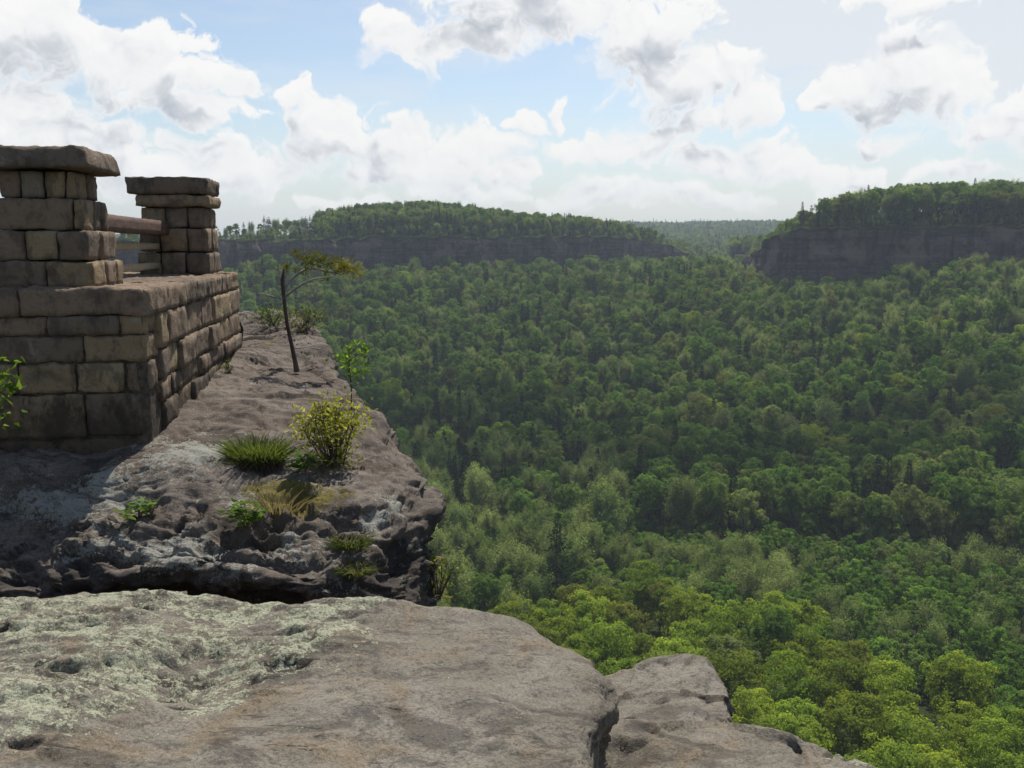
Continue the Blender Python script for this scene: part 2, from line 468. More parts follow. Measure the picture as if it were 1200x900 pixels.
wv = nd(grp, 'ShaderNodeVectorMath', {0: wn.outputs[1], 1: (0.5, 0.5, 0.5)}, operation='SUBTRACT').outputs[0]
wv = nd(grp, 'ShaderNodeVectorMath', {0: wv, 1: (0.085, 0.052, 0), 2: gv}, operation='MULTIPLY_ADD').outputs[0]
acc = None
for (u, v, ru, rv) in BLOBS:
    a0, e0 = ang(u, v)
    sx, sy = F / ru, F / rv
    l = nd(grp, 'ShaderNodeVectorMath', {0: wv, 1: (sx, sy, 0), 2: (-a0 * sx, -e0 * sy, 0)}, operation='MULTIPLY_ADD').outputs[0]
    l = nd(grp, 'ShaderNodeVectorMath', {0: l}, operation='LENGTH').outputs['Value']
    acc = l if acc is None else math_(grp, 'SMOOTH_MIN', acc, l, 0.28)
body = math_(grp, 'SUBTRACT', 1.0, acc)
n1 = nd(grp, 'ShaderNodeTexNoise', {'Vector': wv, 'Scale': 24.0, 'Detail': 8.0, 'Roughness': 0.56, 'Distortion': 0.0}, noise_dimensions='2D').outputs[0]
v1 = nd(grp, 'ShaderNodeTexVoronoi', {'Vector': wv, 'Scale': 46.0, 'Detail': 4.0, 'Roughness': 0.6, 'Lacunarity': 2.2}, feature='F1', voronoi_dimensions='2D', normalize=True).outputs['Distance']
dens = math_(grp, 'ADD', body, math_(grp, 'MULTIPLY', math_(grp, 'SUBTRACT', n1, 0.5), 1.5))
dens = math_(grp, 'ADD', dens, math_(grp, 'MULTIPLY', math_(grp, 'SUBTRACT', 0.38, v1), 1.0))
grp.links.new(dens, go.inputs[0])
ns = nd(grp, 'ShaderNodeTexNoise', {'Vector': wv, 'Scale': 20.0, 'Detail': 2.0, 'Roughness': 0.5}, noise_dimensions='2D').outputs[0]
grp.links.new(math_(grp, 'ADD', body, math_(grp, 'MULTIPLY', math_(grp, 'SUBTRACT', ns, 0.5), 1.5)), go.inputs[1])

def field(vec):
    g = nt.nodes.new('ShaderNodeGroup'); g.node_tree = grp
    nt.links.new(vec, g.inputs[0])
    return g.outputs
d0, s0 = field(pol)
up = nd(nt, 'ShaderNodeVectorMath', {0: pol, 1: (0.003, 0.008, 0)}, operation='ADD').outputs[0]
d1 = field(up)[0]
s2 = field(nd(nt, 'ShaderNodeVectorMath', {0: pol, 1: (0.010, 0.036, 0)}, operation='ADD').outputs[0])[1]
sh = math_(nt, 'MULTIPLY_ADD', math_(nt, 'SUBTRACT', s0, s2), -0.75, 0.55, clamp=True)      # 0 on a sunlit top, 1 underneath
edge = math_(nt, 'MULTIPLY_ADD', sh, 0.40, 0.26)
alpha = nd(nt, 'ShaderNodeMapRange', {0: d0, 1: 0.06, 2: math_(nt, 'ADD', edge, 0.06)}, interpolation_type='SMOOTHSTEP').outputs[0]
lo_soft = step_(nt, el, 0.015, 0.075, 0.55, 1.0)          # far clouds dissolve in the air near the horizon
alpha = math_(nt, 'MULTIPLY', alpha, lo_soft)
rim = math_(nt, 'MULTIPLY', math_(nt, 'SUBTRACT', d0, d1), 0.30)
thick = math_(nt, 'MULTIPLY', step_(nt, d0, 0.25, 1.0), step_(nt, el, 0.04, 0.13, 0.45, 1.0))
big = nd(nt, 'ShaderNodeTexNoise', {'Vector': pol, 'Scale': 9.0, 'Detail': 3.0, 'Roughness': 0.5}, noise_dimensions='2D').outputs[0]
lit = math_(nt, 'ADD', math_(nt, 'SUBTRACT', 0.93, math_(nt, 'MULTIPLY', thick, math_(nt, 'MULTIPLY_ADD', sh, math_(nt, 'MULTIPLY_ADD', big, 0.7, 0.48), 0.07))), rim, clamp=True)
k = 1.0 / STRENGTH / 2 ** EXPO
ramp = nd(nt, 'ShaderNodeValToRGB', {0: lit})
e = ramp.color_ramp.elements
e[0].position = 0.0; e[0].color = (0.46, 0.50, 0.56, 1)
e[1].position = 1.0; e[1].color = (1.0, 1.0, 0.985, 1)
x = ramp.color_ramp.elements.new(0.45); x.color = (0.68, 0.71, 0.755, 1)
x = ramp.color_ramp.elements.new(0.75); x.color = (0.92, 0.93, 0.94, 1)
ccol = nd(nt, 'ShaderNodeVectorMath', {0: ramp.outputs[0], 'Scale': 0.97 * k}, operation='SCALE').outputs[0]
# thin high veil, north-east
a1, e1 = ang(1060, 30)
vl = nd(nt, 'ShaderNodeVectorMath', {0: pol, 1: (F / 330, F / 90, 0), 2: (-a1 * F / 330, -e1 * F / 90, 0)}, operation='MULTIPLY_ADD').outputs[0]
vl = math_(nt, 'SUBTRACT', 1.0, nd(nt, 'ShaderNodeVectorMath', {0: vl}, operation='LENGTH').outputs['Value'])
vn = nd(nt, 'ShaderNodeTexNoise', {'Vector': nd(nt, 'ShaderNodeMapping', {'Vector': pol, 'Scale': (5, 22, 1)}).outputs[0], 'Scale': 1.0, 'Detail': 5.0, 'Roughness': 0.55}, noise_dimensions='2D').outputs[0]
va = step_(nt, math_(nt, 'ADD', vl, math_(nt, 'MULTIPLY', math_(nt, 'SUBTRACT', vn, 0.5), 1.2)), 0.0, 0.4, 0, 0.75)
wisp = step_(nt, vn, 0.42, 0.75, 0, 0.28)
va = math_(nt, 'MAXIMUM', va, wisp)
# Nishita sky, dimmed a little so that the blue keeps its colour beside the cloud
sk = nd(nt, 'ShaderNodeVectorMath', {0: sky.outputs[0], 1: (1.10, 1.06, 1.0)}, operation='MULTIPLY').outputs[0]
hz = step_(nt, el, 0.17, -0.01, 0, 0.7)
sk = mixc(nt, hz, sk, (0.62 * k, 0.69 * k, 0.76 * k))
sk = mixc(nt, va, sk, (0.84 * k, 0.855 * k, 0.86 * k))
fin = mixc(nt, alpha, sk, ccol)
nt.links.new(fin, bg.inputs['Color'])
# the rest of the dome (overhead and behind): broken cloud of the same kind, without the sculpted cumulus
on = nd(nt, 'ShaderNodeTexNoise', {'Vector': tc.outputs['Generated'], 'Scale': 3.2, 'Detail': 4.0, 'Roughness': 0.55}, noise_dimensions='3D').outputs[0]
oc = mixc(nt, step_(nt, on, 0.54, 0.66, 0, 0.8), sky.outputs[0], (0.60 * k, 0.61 * k, 0.63 * k))
bg2 = nd(nt, 'ShaderNodeBackground', {'Strength': STRENGTH, 'Color': oc})
aab = math_(nt, 'ABSOLUTE', az)
inn = math_(nt, 'MULTIPLY', step_(nt, el, 0.36, 0.28), step_(nt, aab, 1.0, 0.8))
inn = math_(nt, 'MULTIPLY', inn, step_(nt, el, -0.02, -0.005))
ms = nd(nt, 'ShaderNodeMixShader', {0: inn, 1: bg2.outputs[0], 2: bg.outputs[0]})
nt.links.new(ms.outputs[0], wout.inputs[0])
W.cycles.sampling_method = 'MANUAL'; W.cycles.sample_map_resolution = 512

S.view_settings.view_transform = 'Standard'; S.view_settings.look = 'None'
S.view_settings.exposure = EXPO; S.view_settings.gamma = 1.0; S.view_settings.use_curve_mapping = False
S.render.engine = 'CYCLES'
S.cycles.use_denoising = True
S.cycles.denoiser = 'OPENIMAGEDENOISE'
S.cycles.denoising_prefilter = 'ACCURATE'
S.cycles.max_bounces = 6; S.cycles.diffuse_bounces = 3; S.cycles.transmission_bounces = 4; S.cycles.transparent_max_bounces = 4
S.cycles.volume_bounces = 0
S.cycles.caustics_reflective = False; S.cycles.caustics_refractive = False
S.cycles.sample_clamp_indirect = 6
# ------------------------------------------------------------------ the lie of the land
def az_u(u):
    return math.atan2((u - 600) / F, CP)

G_D = np.array([0, 30, 60, 85, 110, 135, 165, 200, 250, 300, 380, 450, 520, 600, 800, 1000, 1500, 2000, 2600, 6500.])
G_U = [az_u(u) for u in (-200, 300, 600, 850, 1200, 1700)]
G_Z = np.array([
 [-40, -50, -57, -61, -63, -65, -66, -67, -66, -62, -52, -38, -26, -20, -10, 0, 10, 20, 25, 20],
 [-40, -50, -57, -61, -63, -65, -66, -67, -68, -64, -53, -36, -19, -22, -15, -5, 10, 20, 25, 20],
 [-40, -50, -57, -61, -63, -65, -66, -68, -69, -67, -60, -49, -35, -22, -18, -10, 8, 33, 25, 20],
 [-40, -50, -57, -61, -63, -65, -66, -67, -66, -64, -51, -34, -22, -22, -23, -17, 5, 35, 25, 20],
 [-40, -50, -57, -60, -62, -64, -65, -66, -63, -57, -41, -22, -14, -15, -10, 0, 10, 34, 25, 20],
 [-40, -50, -57, -60, -62, -64, -65, -66, -62, -55, -40, -25, -18, -14, -10, 0, 10, 30, 25, 20.]])

# cliff lines: (u, depth, v of the rim)
RIDGE_L = [(60, 400, 283), (200, 460, 283), (265, 500, 281), (330, 540, 282), (400, 575, 281), (450, 590, 277), (520, 600, 277), (590, 625, 279), (650, 650, 277), (700, 670, 277), (745, 700, 280), (780, 730, 288), (806, 770, 297), (818, 830, 299), (826, 960, 300)]
RIDGE_R = [(862, 800, 300), (876, 620, 302), (888, 530, 296), (900, 500, 280), (930, 480, 268), (990, 465, 266), (1050, 455, 266), (1120, 448, 265), (1200, 440, 264), (1350, 430, 262), (1600, 420, 262)]

def line_xyz(L):
    return np.array([P(u, v, D) for u, D, v in L])
LL, LR = line_xyz(RIDGE_L), line_xyz(RIDGE_R)
POLY_L = np.vstack([LL[:, :2], [[170, 1400], [-900, 1300], [-900, 330]]])
POLY_R = np.vstack([LR[:, :2], [[900, 420], [900, 1100], [250, 1100]]])

def inside(poly, x, y):
    r = np.zeros(x.shape, bool)
    n = len(poly)
    for i in range(n):
        x0, y0 = poly[i]; x1, y1 = poly[(i + 1) % n]
        c = ((y0 > y) != (y1 > y)) & (x < (x1 - x0) * (y - y0) / (y1 - y0 + 1e-12) + x0)
        r ^= c
    return r

def line_dist(L, x, y):
    """distance to the rim line and the rim height at the nearest point"""
    best = np.full(x.shape, 1e9); hz = np.zeros(x.shape)
    for i in range(len(L) - 1):
        a, b = L[i], L[i + 1]
        d = b[:2] - a[:2]; q = d @ d
        t = np.clip(((x - a[0]) * d[0] + (y - a[1]) * d[1]) / q, 0, 1)
        dd = np.hypot(x - a[0] - t * d[0], y - a[1] - t * d[1])
        m = dd < best
        best = np.where(m, dd, best); hz = np.where(m, a[2] + t * (b[2] - a[2]), hz)
    return best, hz

BUMPS = [(470, 690, 6, 70, 70), (520, 690, 7, 50, 75), (620, 740, 4, 70, 60), (700, 780, 2, 60, 60), (400, 660, 4, 60, 50),
         (1130, 520, 6, 60, 70), (1010, 540, 4, 50, 60), (1250, 500, 2, 60, 60)]

def valley(x, y):
    a = np.arctan2(x, y); d = np.hypot(x, y)
    cols = np.stack([np.interp(d, G_D, z) for z in G_Z])
    f = np.interp(a, G_U, np.arange(len(G_U)))
    i = np.clip(f.astype(int), 0, len(G_U) - 2); t = f - i
    t = t * t * (3 - 2 * t)
    z = np.take_along_axis(cols, i[None], 0)[0] * (1 - t) + np.take_along_axis(cols, i[None] + 1, 0)[0] * t
    p = np.stack([x, y, np.zeros_like(x)], -1)
    return z + fbm(p / 60, 3, 5) * np.clip(d / 200, 0.2, 1.5) * 2.5 + fbm(p / 300, 3, 8) * smooth(900, 1500, d) * 14

def ground(x, y, ramp=9.0):
    x = np.asarray(x, float); y = np.asarray(y, float)
    z = valley(x, y)
    for L, poly in ((LL, POLY_L), (LR, POLY_R)):
        ins = inside(poly, x, y)
        d, h = line_dist(L, x, y)
        top = h - 0.4
        for (u, D, amp, wx, wy) in BUMPS:
            c = P(u, 290, D)
            if inside(poly, np.array([c[0]]), np.array([c[1]]))[0]:
                top = top + amp * np.exp(-((x - c[0]) / wx) ** 2 - ((y - c[1]) / wy) ** 2) * smooth(0, 30, d)
        top = top - smooth(120, 320, d) * 16
        k = np.where(ins, smooth(2.0, 2.0 + ramp, d), 0)
        z = z * (1 - k) + np.maximum(top, z) * k
    return z

# ground sheet
na, nr = 380, 420
aa = np.linspace(R(-80), R(80), na)
rr = np.concatenate([np.geomspace(14, 300, 110), np.linspace(303, 820, 220), np.geomspace(830, 6500, nr - 330)])
A_, R_ = np.meshgrid(aa, rr)
gx, gy = R_ * np.sin(A_), R_ * np.cos(A_)
gz = ground(gx, gy)
i = np.arange(nr - 1)[:, None] * na + np.arange(na - 1)[None]
q = np.stack([i, i + 1, i + na + 1, i + na], -1).reshape(-1, 4)[:, ::-1]
M_GROUND = plain_mat('forest floor', (0.018, 0.024, 0.009), (0.045, 0.058, 0.02), 0.12)
tag(link('ground', mesh_np('ground', np.stack([gx, gy, gz], -1).reshape(-1, 3), q, None, [M_GROUND])), kind='structure')

# cliff bands
def cliff(name, L, seed, label):
    pts = L
    seg = np.hypot(*np.diff(pts[:, :2], axis=0).T)
    s = np.concatenate([[0], np.cumsum(seg)])
    n = int(s[-1] / 1.6)
    t = np.linspace(0, s[-1], n)
    X, Y, Z = (np.interp(t, s, pts[:, k]) for k in range(3))
    k5 = np.ones(9) / 9
    def sm(a): return np.convolve(np.pad(a, 4, 'edge'), k5, 'valid')
    X, Y, Z = sm(X), sm(Y), sm(Z)
    tx, ty = np.gradient(X), np.gradient(Y)
    l = np.hypot(tx, ty); nx, ny = ty / l, -tx / l          # outward: towards the valley
    base = valley(X + nx * 4, Y + ny * 4) - 4
    top = Z + fbm(np.stack([t / 9, t * 0, t * 0 + seed], -1), 3, seed) * 3.2
    nh = 26
    rows = []
    for j in range(nh + 5):
        f = min(j / nh, 1.0)
        z = base + (top - base) * f
        back = max(0, j - nh) * 4.0
        p = np.stack([X, Y, z], -1)
        big = fbm(np.stack([X / 34, Y / 34, z / 60], -1), 3, seed + 1) * 8.0
        col = ridged(np.stack([X / 11, Y / 11, z / 40], -1), 3, seed + 2) * 2.6
        lay = fbm(np.stack([X / 70, Y / 70, z / 2.3], -1), 3, seed + 3) * 1.7
        lean = (1 - f) ** 2 * 2.0 - smooth(0.55, 0.35, f) * smooth(0.1, 0.3, f) * np.clip(fbm(np.stack([X / 25, Y / 25, X * 0], -1), 2, seed + 9) * 8, 0, 4)
        off = big + col + lay + lean - 2.5
        if back: off = off * (1 - back / 20) - back
        zz = z + (0.4 if back else 0) - (back / 16) * 0.8
        rows.append(np.stack([X + nx * off, Y + ny * off, zz], -1))
    V = np.stack(rows)
    m = V.shape[0]
    i = np.arange(m - 1)[:, None] * n + np.arange(n - 1)[None]
    q = np.stack([i, i + 1, i + n + 1, i + n], -1).reshape(-1, 4)
    mi = np.repeat(np.where(np.arange(m - 1) >= nh - 1, 1, 0), n - 1)
    tag(link(name, mesh_np(name, V.reshape(-1, 3), q, None, [M_CLIFF, M_GROUND], mat_idx=mi)), label, None, None, 'structure')
cliff('cliff', LL, 11, 'long dark sandstone cliff under the domed wooded ridge')
cliff('cliff', LR, 41, 'dark sandstone cliff under the flat-topped wooded bluff')
# ------------------------------------------------------------------ sculpted rocks
def catmull(C, n):
    """C (m,...,3) -> n samples of the uniform Catmull-Rom curve through axis 0"""
    m = len(C)
    E = np.concatenate([2 * C[:1] - C[1:2], C, 2 * C[-1:] - C[-2:-1]])
    t = np.linspace(0, m - 1, n)
    i = np.clip(t.astype(int), 0, m - 2); f = (t - i).reshape((-1,) + (1,) * (C.ndim - 1))
    p0, p1, p2, p3 = E[i], E[i + 1], E[i + 2], E[i + 3]
    return 0.5 * (2 * p1 + (p2 - p0) * f + (2 * p0 - 5 * p1 + 4 * p2 - p3) * f ** 2 + (3 * p1 - p0 - 3 * p2 + p3) * f ** 3)

def resample(G, n, wfun=None):
    """re-space axis 0 samples by mean arc length"""
    d = np.linalg.norm(np.diff(G, axis=0), axis=-1).reshape(len(G) - 1, -1).mean(1)
    s = np.concatenate([[0], np.cumsum(d)])
    t = np.linspace(0, s[-1], n)
    i = np.clip(np.searchsorted(s, t, 'right') - 1, 0, len(G) - 2)
    f = ((t - s[i]) / (s[i + 1] - s[i] + 1e-12)).reshape((-1,) + (1,) * (G.ndim - 1))
    return G[i] * (1 - f) + G[i + 1] * f

def rock_patch(ctrl, ns, nk, depth_z):
    """ctrl[station][row] -> grid of points (ns, nk, 3), its sides carried down to depth_z"""
    C = np.array(ctrl, float)
    g = catmull(C, ns * 2)
    g = resample(g, ns)
    g = catmull(np.swapaxes(g, 0, 1), nk * 2)
    g = resample(g, nk)
    return np.swapaxes(g, 0, 1)

def grid_normals(g):
    du = np.gradient(g, axis=0); dv = np.gradient(g, axis=1)
    n = unit(np.cross(dv, du))
    return n if n[:, :3, 2].mean() > 0 else -n

def grid_mesh(name, g, mat, attrs=None, flip=False):
    a, b = g.shape[:2]
    i = np.arange(a - 1)[:, None] * b + np.arange(b - 1)[None]
    q = np.stack([i, i + 1, i + b + 1, i + b], -1).reshape(-1, 4)
    du, dv = g[1:4, :3] - g[:3, :3], g[:3, 1:4] - g[:3, :3]
    if np.cross(dv, du)[..., 2].mean() > 0: q = q[:, ::-1]
    me = mesh_np(name, g.reshape(-1, 3), q, None, [mat])
    for k, v in (attrs or {}).items():
        attr(me, k, np.asarray(v).reshape(-1))
    return me

def extend_down(g, z, n=10):
    """carry the last row down as the face of the bluff"""
    last = g[:, -1]
    rows = [g]
    for k in range(1, n + 1):
        f = (k / n) ** 1.5
        r = last.copy(); r[:, 2] = last[:, 2] * (1 - f) + z * f
        rows.append(r[:, None])
    return np.concatenate(rows, 1)

def blob(p, u, v, ru, rv):
    uu, vv = project(p)
    return np.exp(-((uu - u) / ru) ** 2 - ((vv - v) / rv) ** 2)

def W3(x, y, z): return np.array([x, y, z], float)

# ---- the lichened slab underfoot
def st(u, v, Y, inner, drop=0.45, out=0.05, under=-0.15, mid_z=0.0, dr=None):
    rim = P(u, v, Y); I = W3(*inner)
    dirn = rim - I; dirn[2] = 0; dirn = dirn / np.linalg.norm(dirn)
    if dr: dirn = unit(W3(*dr, 0))
    m1 = I * .66 + rim * .34 + W3(0, 0, mid_z); m2 = I * .33 + rim * .67 + W3(0, 0, mid_z * 1.2)
    m3 = I * .1 + rim * .9 + W3(0, 0, 0.012)
    s1 = rim + dirn * out + W3(0, 0, -drop * .3)
    s2 = rim + dirn * (out * .6 + under * .4) + W3(0, 0, -drop)
    s3 = rim + dirn * under + W3(0, 0, -drop * 2.0)
    s4 = rim + dirn * (under * 1.3) + W3(0, 0, -drop * 3.6)
    return [I, m1, m2, m3, rim, s1, s2, s3, s4]
slab_ctrl = [
 st(-420, 712, 4.05, (-5.2, 1.2, -1.56)),
 st(-200, 700, 4.05, (-4.0, 1.2, -1.54)),
 st(0, 697, 4.0, (-3.0, 1.2, -1.52)),
 st(110, 694, 4.0, (-2.4, 1.2, -1.5)),
 st(210, 692, 4.0, (-1.9, 1.2, -1.5), mid_z=.01),
 st(310, 709, 3.95, (-1.5, 1.2, -1.5)),
 st(390, 705, 3.95, (-1.2, 1.2, -1.5)),
 st(470, 704, 3.95, (-1.15, 1.25, -1.5)),
 st(550, 713, 3.9, (-1.1, 1.3, -1.5)),
 st(607, 729, 3.78, (-1.05, 1.32, -1.5)),
 st(640, 752, 3.62, (-1.0, 1.32, -1.5)),
 st(678, 775, 3.45, (-.97, 1.3, -1.5), .5, .03, .0),
 st(702, 795, 3.28, (-.94, 1.28, -1.5), .5, .02, -.05, dr=(1, .5)),
 st(701, 822, 3.10, (-.92, 1.25, -1.5), .45, .0, -.1, dr=(1, .2)),
 st(690, 852, 2.92, (-.9, 1.2, -1.5), .4, .01, -.1, dr=(1, .1)),
 st(688, 890, 2.70, (-.88, 1.1, -1.5), .4, .03, -.06, dr=(1, 0)),
 st(700, 980, 2.3, (-.86, 1.0, -1.5), .4, .04, -.05, dr=(1, 0)),
 st(740, 1200, 1.75, (-.86, .6, -1.5), .4, .04, -.05, dr=(1, 0)),
]
g = rock_patch(slab_ctrl, 620, 420, -58)
n_ = grid_normals(g)
uu, vv = project(g)
top = smooth(0.2, 0.8, n_[..., 2])
lich = smooth(470, 380, uu + (vv - 760) * 0.9 + fbm(g * 2.0, 3, 3) * 90) * smooth(905, 830, vv - (uu - 100) * -0.28)
lich = np.clip(lich, 0, 1) * top
disp = fbm(g * 1.1, 3, 1) * 0.05 + fbm(g * np.array([3.0, 4.5, 5]), 4, 2) * 0.022
# broken, stepped crust under the lichen, smoother stone to the right
ledges = np.abs(fbm(g * np.array([1.6, 4.2, 3]), 4, 21))
stp = fbm(g * np.array([1.1, 3.4, 2]), 4, 22) * 3.0
disp += (np.floor(stp) + smooth(0.0, 0.22, stp - np.floor(stp))) * 0.016 * (0.12 + lich)
disp -= smooth(0.07, 0.0, ledges) * 0.016 * (0.15 + lich)
disp += fbm(g * 16, 4, 5) * 0.008 * (0.4 + lich) + fbm(g * 45, 3, 6) * 0.003 * (0.3 + lich)
pit = fbm(g * np.array([4, 7, 6.]), 3, 33)
disp -= smooth(0.34, 0.52, pit) * 0.03 * (0.2 + lich)
# worn bedding cracks on the bare part
cr = np.abs(fbm(np.stack([g[..., 0] * 3 + g[..., 1] * 2.2, g[..., 1] * 9 - g[..., 0] * 5, g[..., 2] * 9], -1), 4, 50))
disp -= smooth(0.035, 0.0, cr) * 0.012 * (1 - lich) * smooth(0.05, 0.3, fbm(g * 2.2, 2, 51))
side = 1 - top
disp += side * (fbm(g * np.array([1.5, 1.5, 7]), 4, 8) * 0.05 + ridged(g * 6, 3, 9) * 0.012 + facets(g * np.array([3.5, 3.5, 5]), 10, 1.6) * .05)
# a low shelf crossing the lichened part (dark recess at its foot)
shelf = smooth(-6, 6, vv - (772 + 16 * np.sin(uu / 55) + fbm(g * 3, 3, 77) * 30)) * smooth(330, 220, uu) * smooth(20, 70, uu)
disp -= shelf * smooth(835, 800, vv) * 0.05
g2 = g + n_ * disp[..., None]
g2 = extend_down(g2, -62)
pad = g2.shape[1] - g.shape[1]
P1 = lambda a: np.pad(a, ((0, 0), (0, pad)), 'edge')
crust_shade = np.clip(smooth(0.15, 0.5, pit) * 0.55 * (0.3 + lich) + side * 0.30 + shelf * smooth(845, 800, vv) * 0.25 * lich + smooth(0.09, 0.0, ledges) * 0.28 * lich, 0, 1)  # crust, with recess darkness painted along creases and the shelf foot
me = grid_mesh('rock_slab', g2, M_SLAB, {'lichen': P1(lich * 0.475), 'moss': P1(lich * 0), 'crust_shade': P1(crust_shade)})
tag(link('rock_slab', me), 'broad flat grey sandstone slab, its near half crusted with pale green lichen', 'rock')

# ---- the two lower blocks to the right of the slab
def block(name, ctrl, ns, nk, seed, label, amp=1.0, lichen=None, flip=False):
    g = rock_patch(ctrl, ns, nk, -58)
    n_ = grid_normals(g)
    top = smooth(0.2, 0.8, n_[..., 2])
    disp = fbm(g * 1.2, 3, seed) * 0.05 + fbm(g * np.array([3, 4.5, 5.]), 4, seed + 1) * 0.03 + fbm(g * 18, 4, seed + 2) * 0.006
    disp += (1 - top) * (fbm(g * np.array([1.5, 1.5, 7]), 4, seed + 3) * 0.05 + ridged(g * 6, 3, seed + 4) * 0.015)
    disp += facets(g * np.array([2.2, 2.6, 3.5]) + fbm(g * 2, 2, seed)[..., None] * .2, seed + 7, 1.5) * .035
    pit = fbm(g * np.array([4, 6, 7.]), 3, seed + 5)
    disp -= smooth(0.3, 0.55, pit) * 0.05
    g2 = extend_down(g + n_ * disp[..., None] * amp, -62)
    pad = g2.shape[1] - g.shape[1]
    P1 = lambda a: np.pad(a, ((0, 0), (0, pad)), 'edge')
    li = np.zeros(top.shape) if lichen is None else lichen(g)
    me = grid_mesh(name, g2, M_SLAB, {'lichen': P1(li), 'moss': P1(top * 0), 'crust_shade': P1(np.clip((1 - top) * .35 + smooth(.2, .5, pit) * .4, 0, 1))}, flip)
    return tag(link(name, me), label, 'rock')
zb = -2.05
blockB = [
 st(640, 800, 4.75, (.35, 3.6, -2.1), .4),
 st(700, 797, 4.72, (.45, 3.6, -2.1), .4),
 st(745, 789, 4.70, (.55, 3.6, -2.1), .4),
 st(790, 779, 4.70, (.62, 3.6, -2.12), .4),
 st(820, 776, 4.66, (.66, 3.6, -2.12), .4, .0),
 st(829, 780, 4.58, (.66, 3.55, -2.13), .4, .0),
 st(836, 797, 4.46, (.66, 3.5, -2.13), .35, .0),
 st(850, 812, 4.3, (.66, 3.4, -2.13), .35, .0),
 st(858, 840, 4.1, (.66, 3.3, -2.12), .3, -.02),
 st(850, 880, 3.8, (.6, 3.1, -2.12), .3, 0),
]
block('rock_block', blockB, 300, 200, 61, 'small angular sandstone block with a broken upright point, at the end of the slab')
blockC = [
 st(560, 900, 3.55, (-.1, 2.0, -1.98)),
 st(680, 872, 3.6, (.1, 2.0, -1.98)),
 st(720, 852, 3.62, (.3, 2.0, -1.98)),
 st(790, 845, 3.62, (.5, 2.0, -1.98), mid_z=.02),
 st(850, 843, 3.60, (.6, 2.0, -1.98), mid_z=.03),
 st(905, 850, 3.54, (.75, 2.0, -1.98), mid_z=.03),
 st(960, 866, 3.44, (.85, 2.0, -1.98), mid_z=.03),
 st(1010, 886, 3.32, (.95, 1.95, -1.98), mid_z=.02),
 st(1060, 912, 3.2, (1.0, 1.9, -1.98)),
 st(1130, 960, 3.0, (1.05, 1.8, -1.98)),
 st(1200, 1050, 2.6, (1.05, 1.6, -1.98)),
]
block('rock_block', blockC, 340, 200, 81, 'low rounded sandstone hump below the slab edge, overlapping the angular block', 0.8,
      lambda g: blob(g, 1010, 884, 34, 10) * 0.62 + blob(g, 985, 872, 22, 8) * .5)

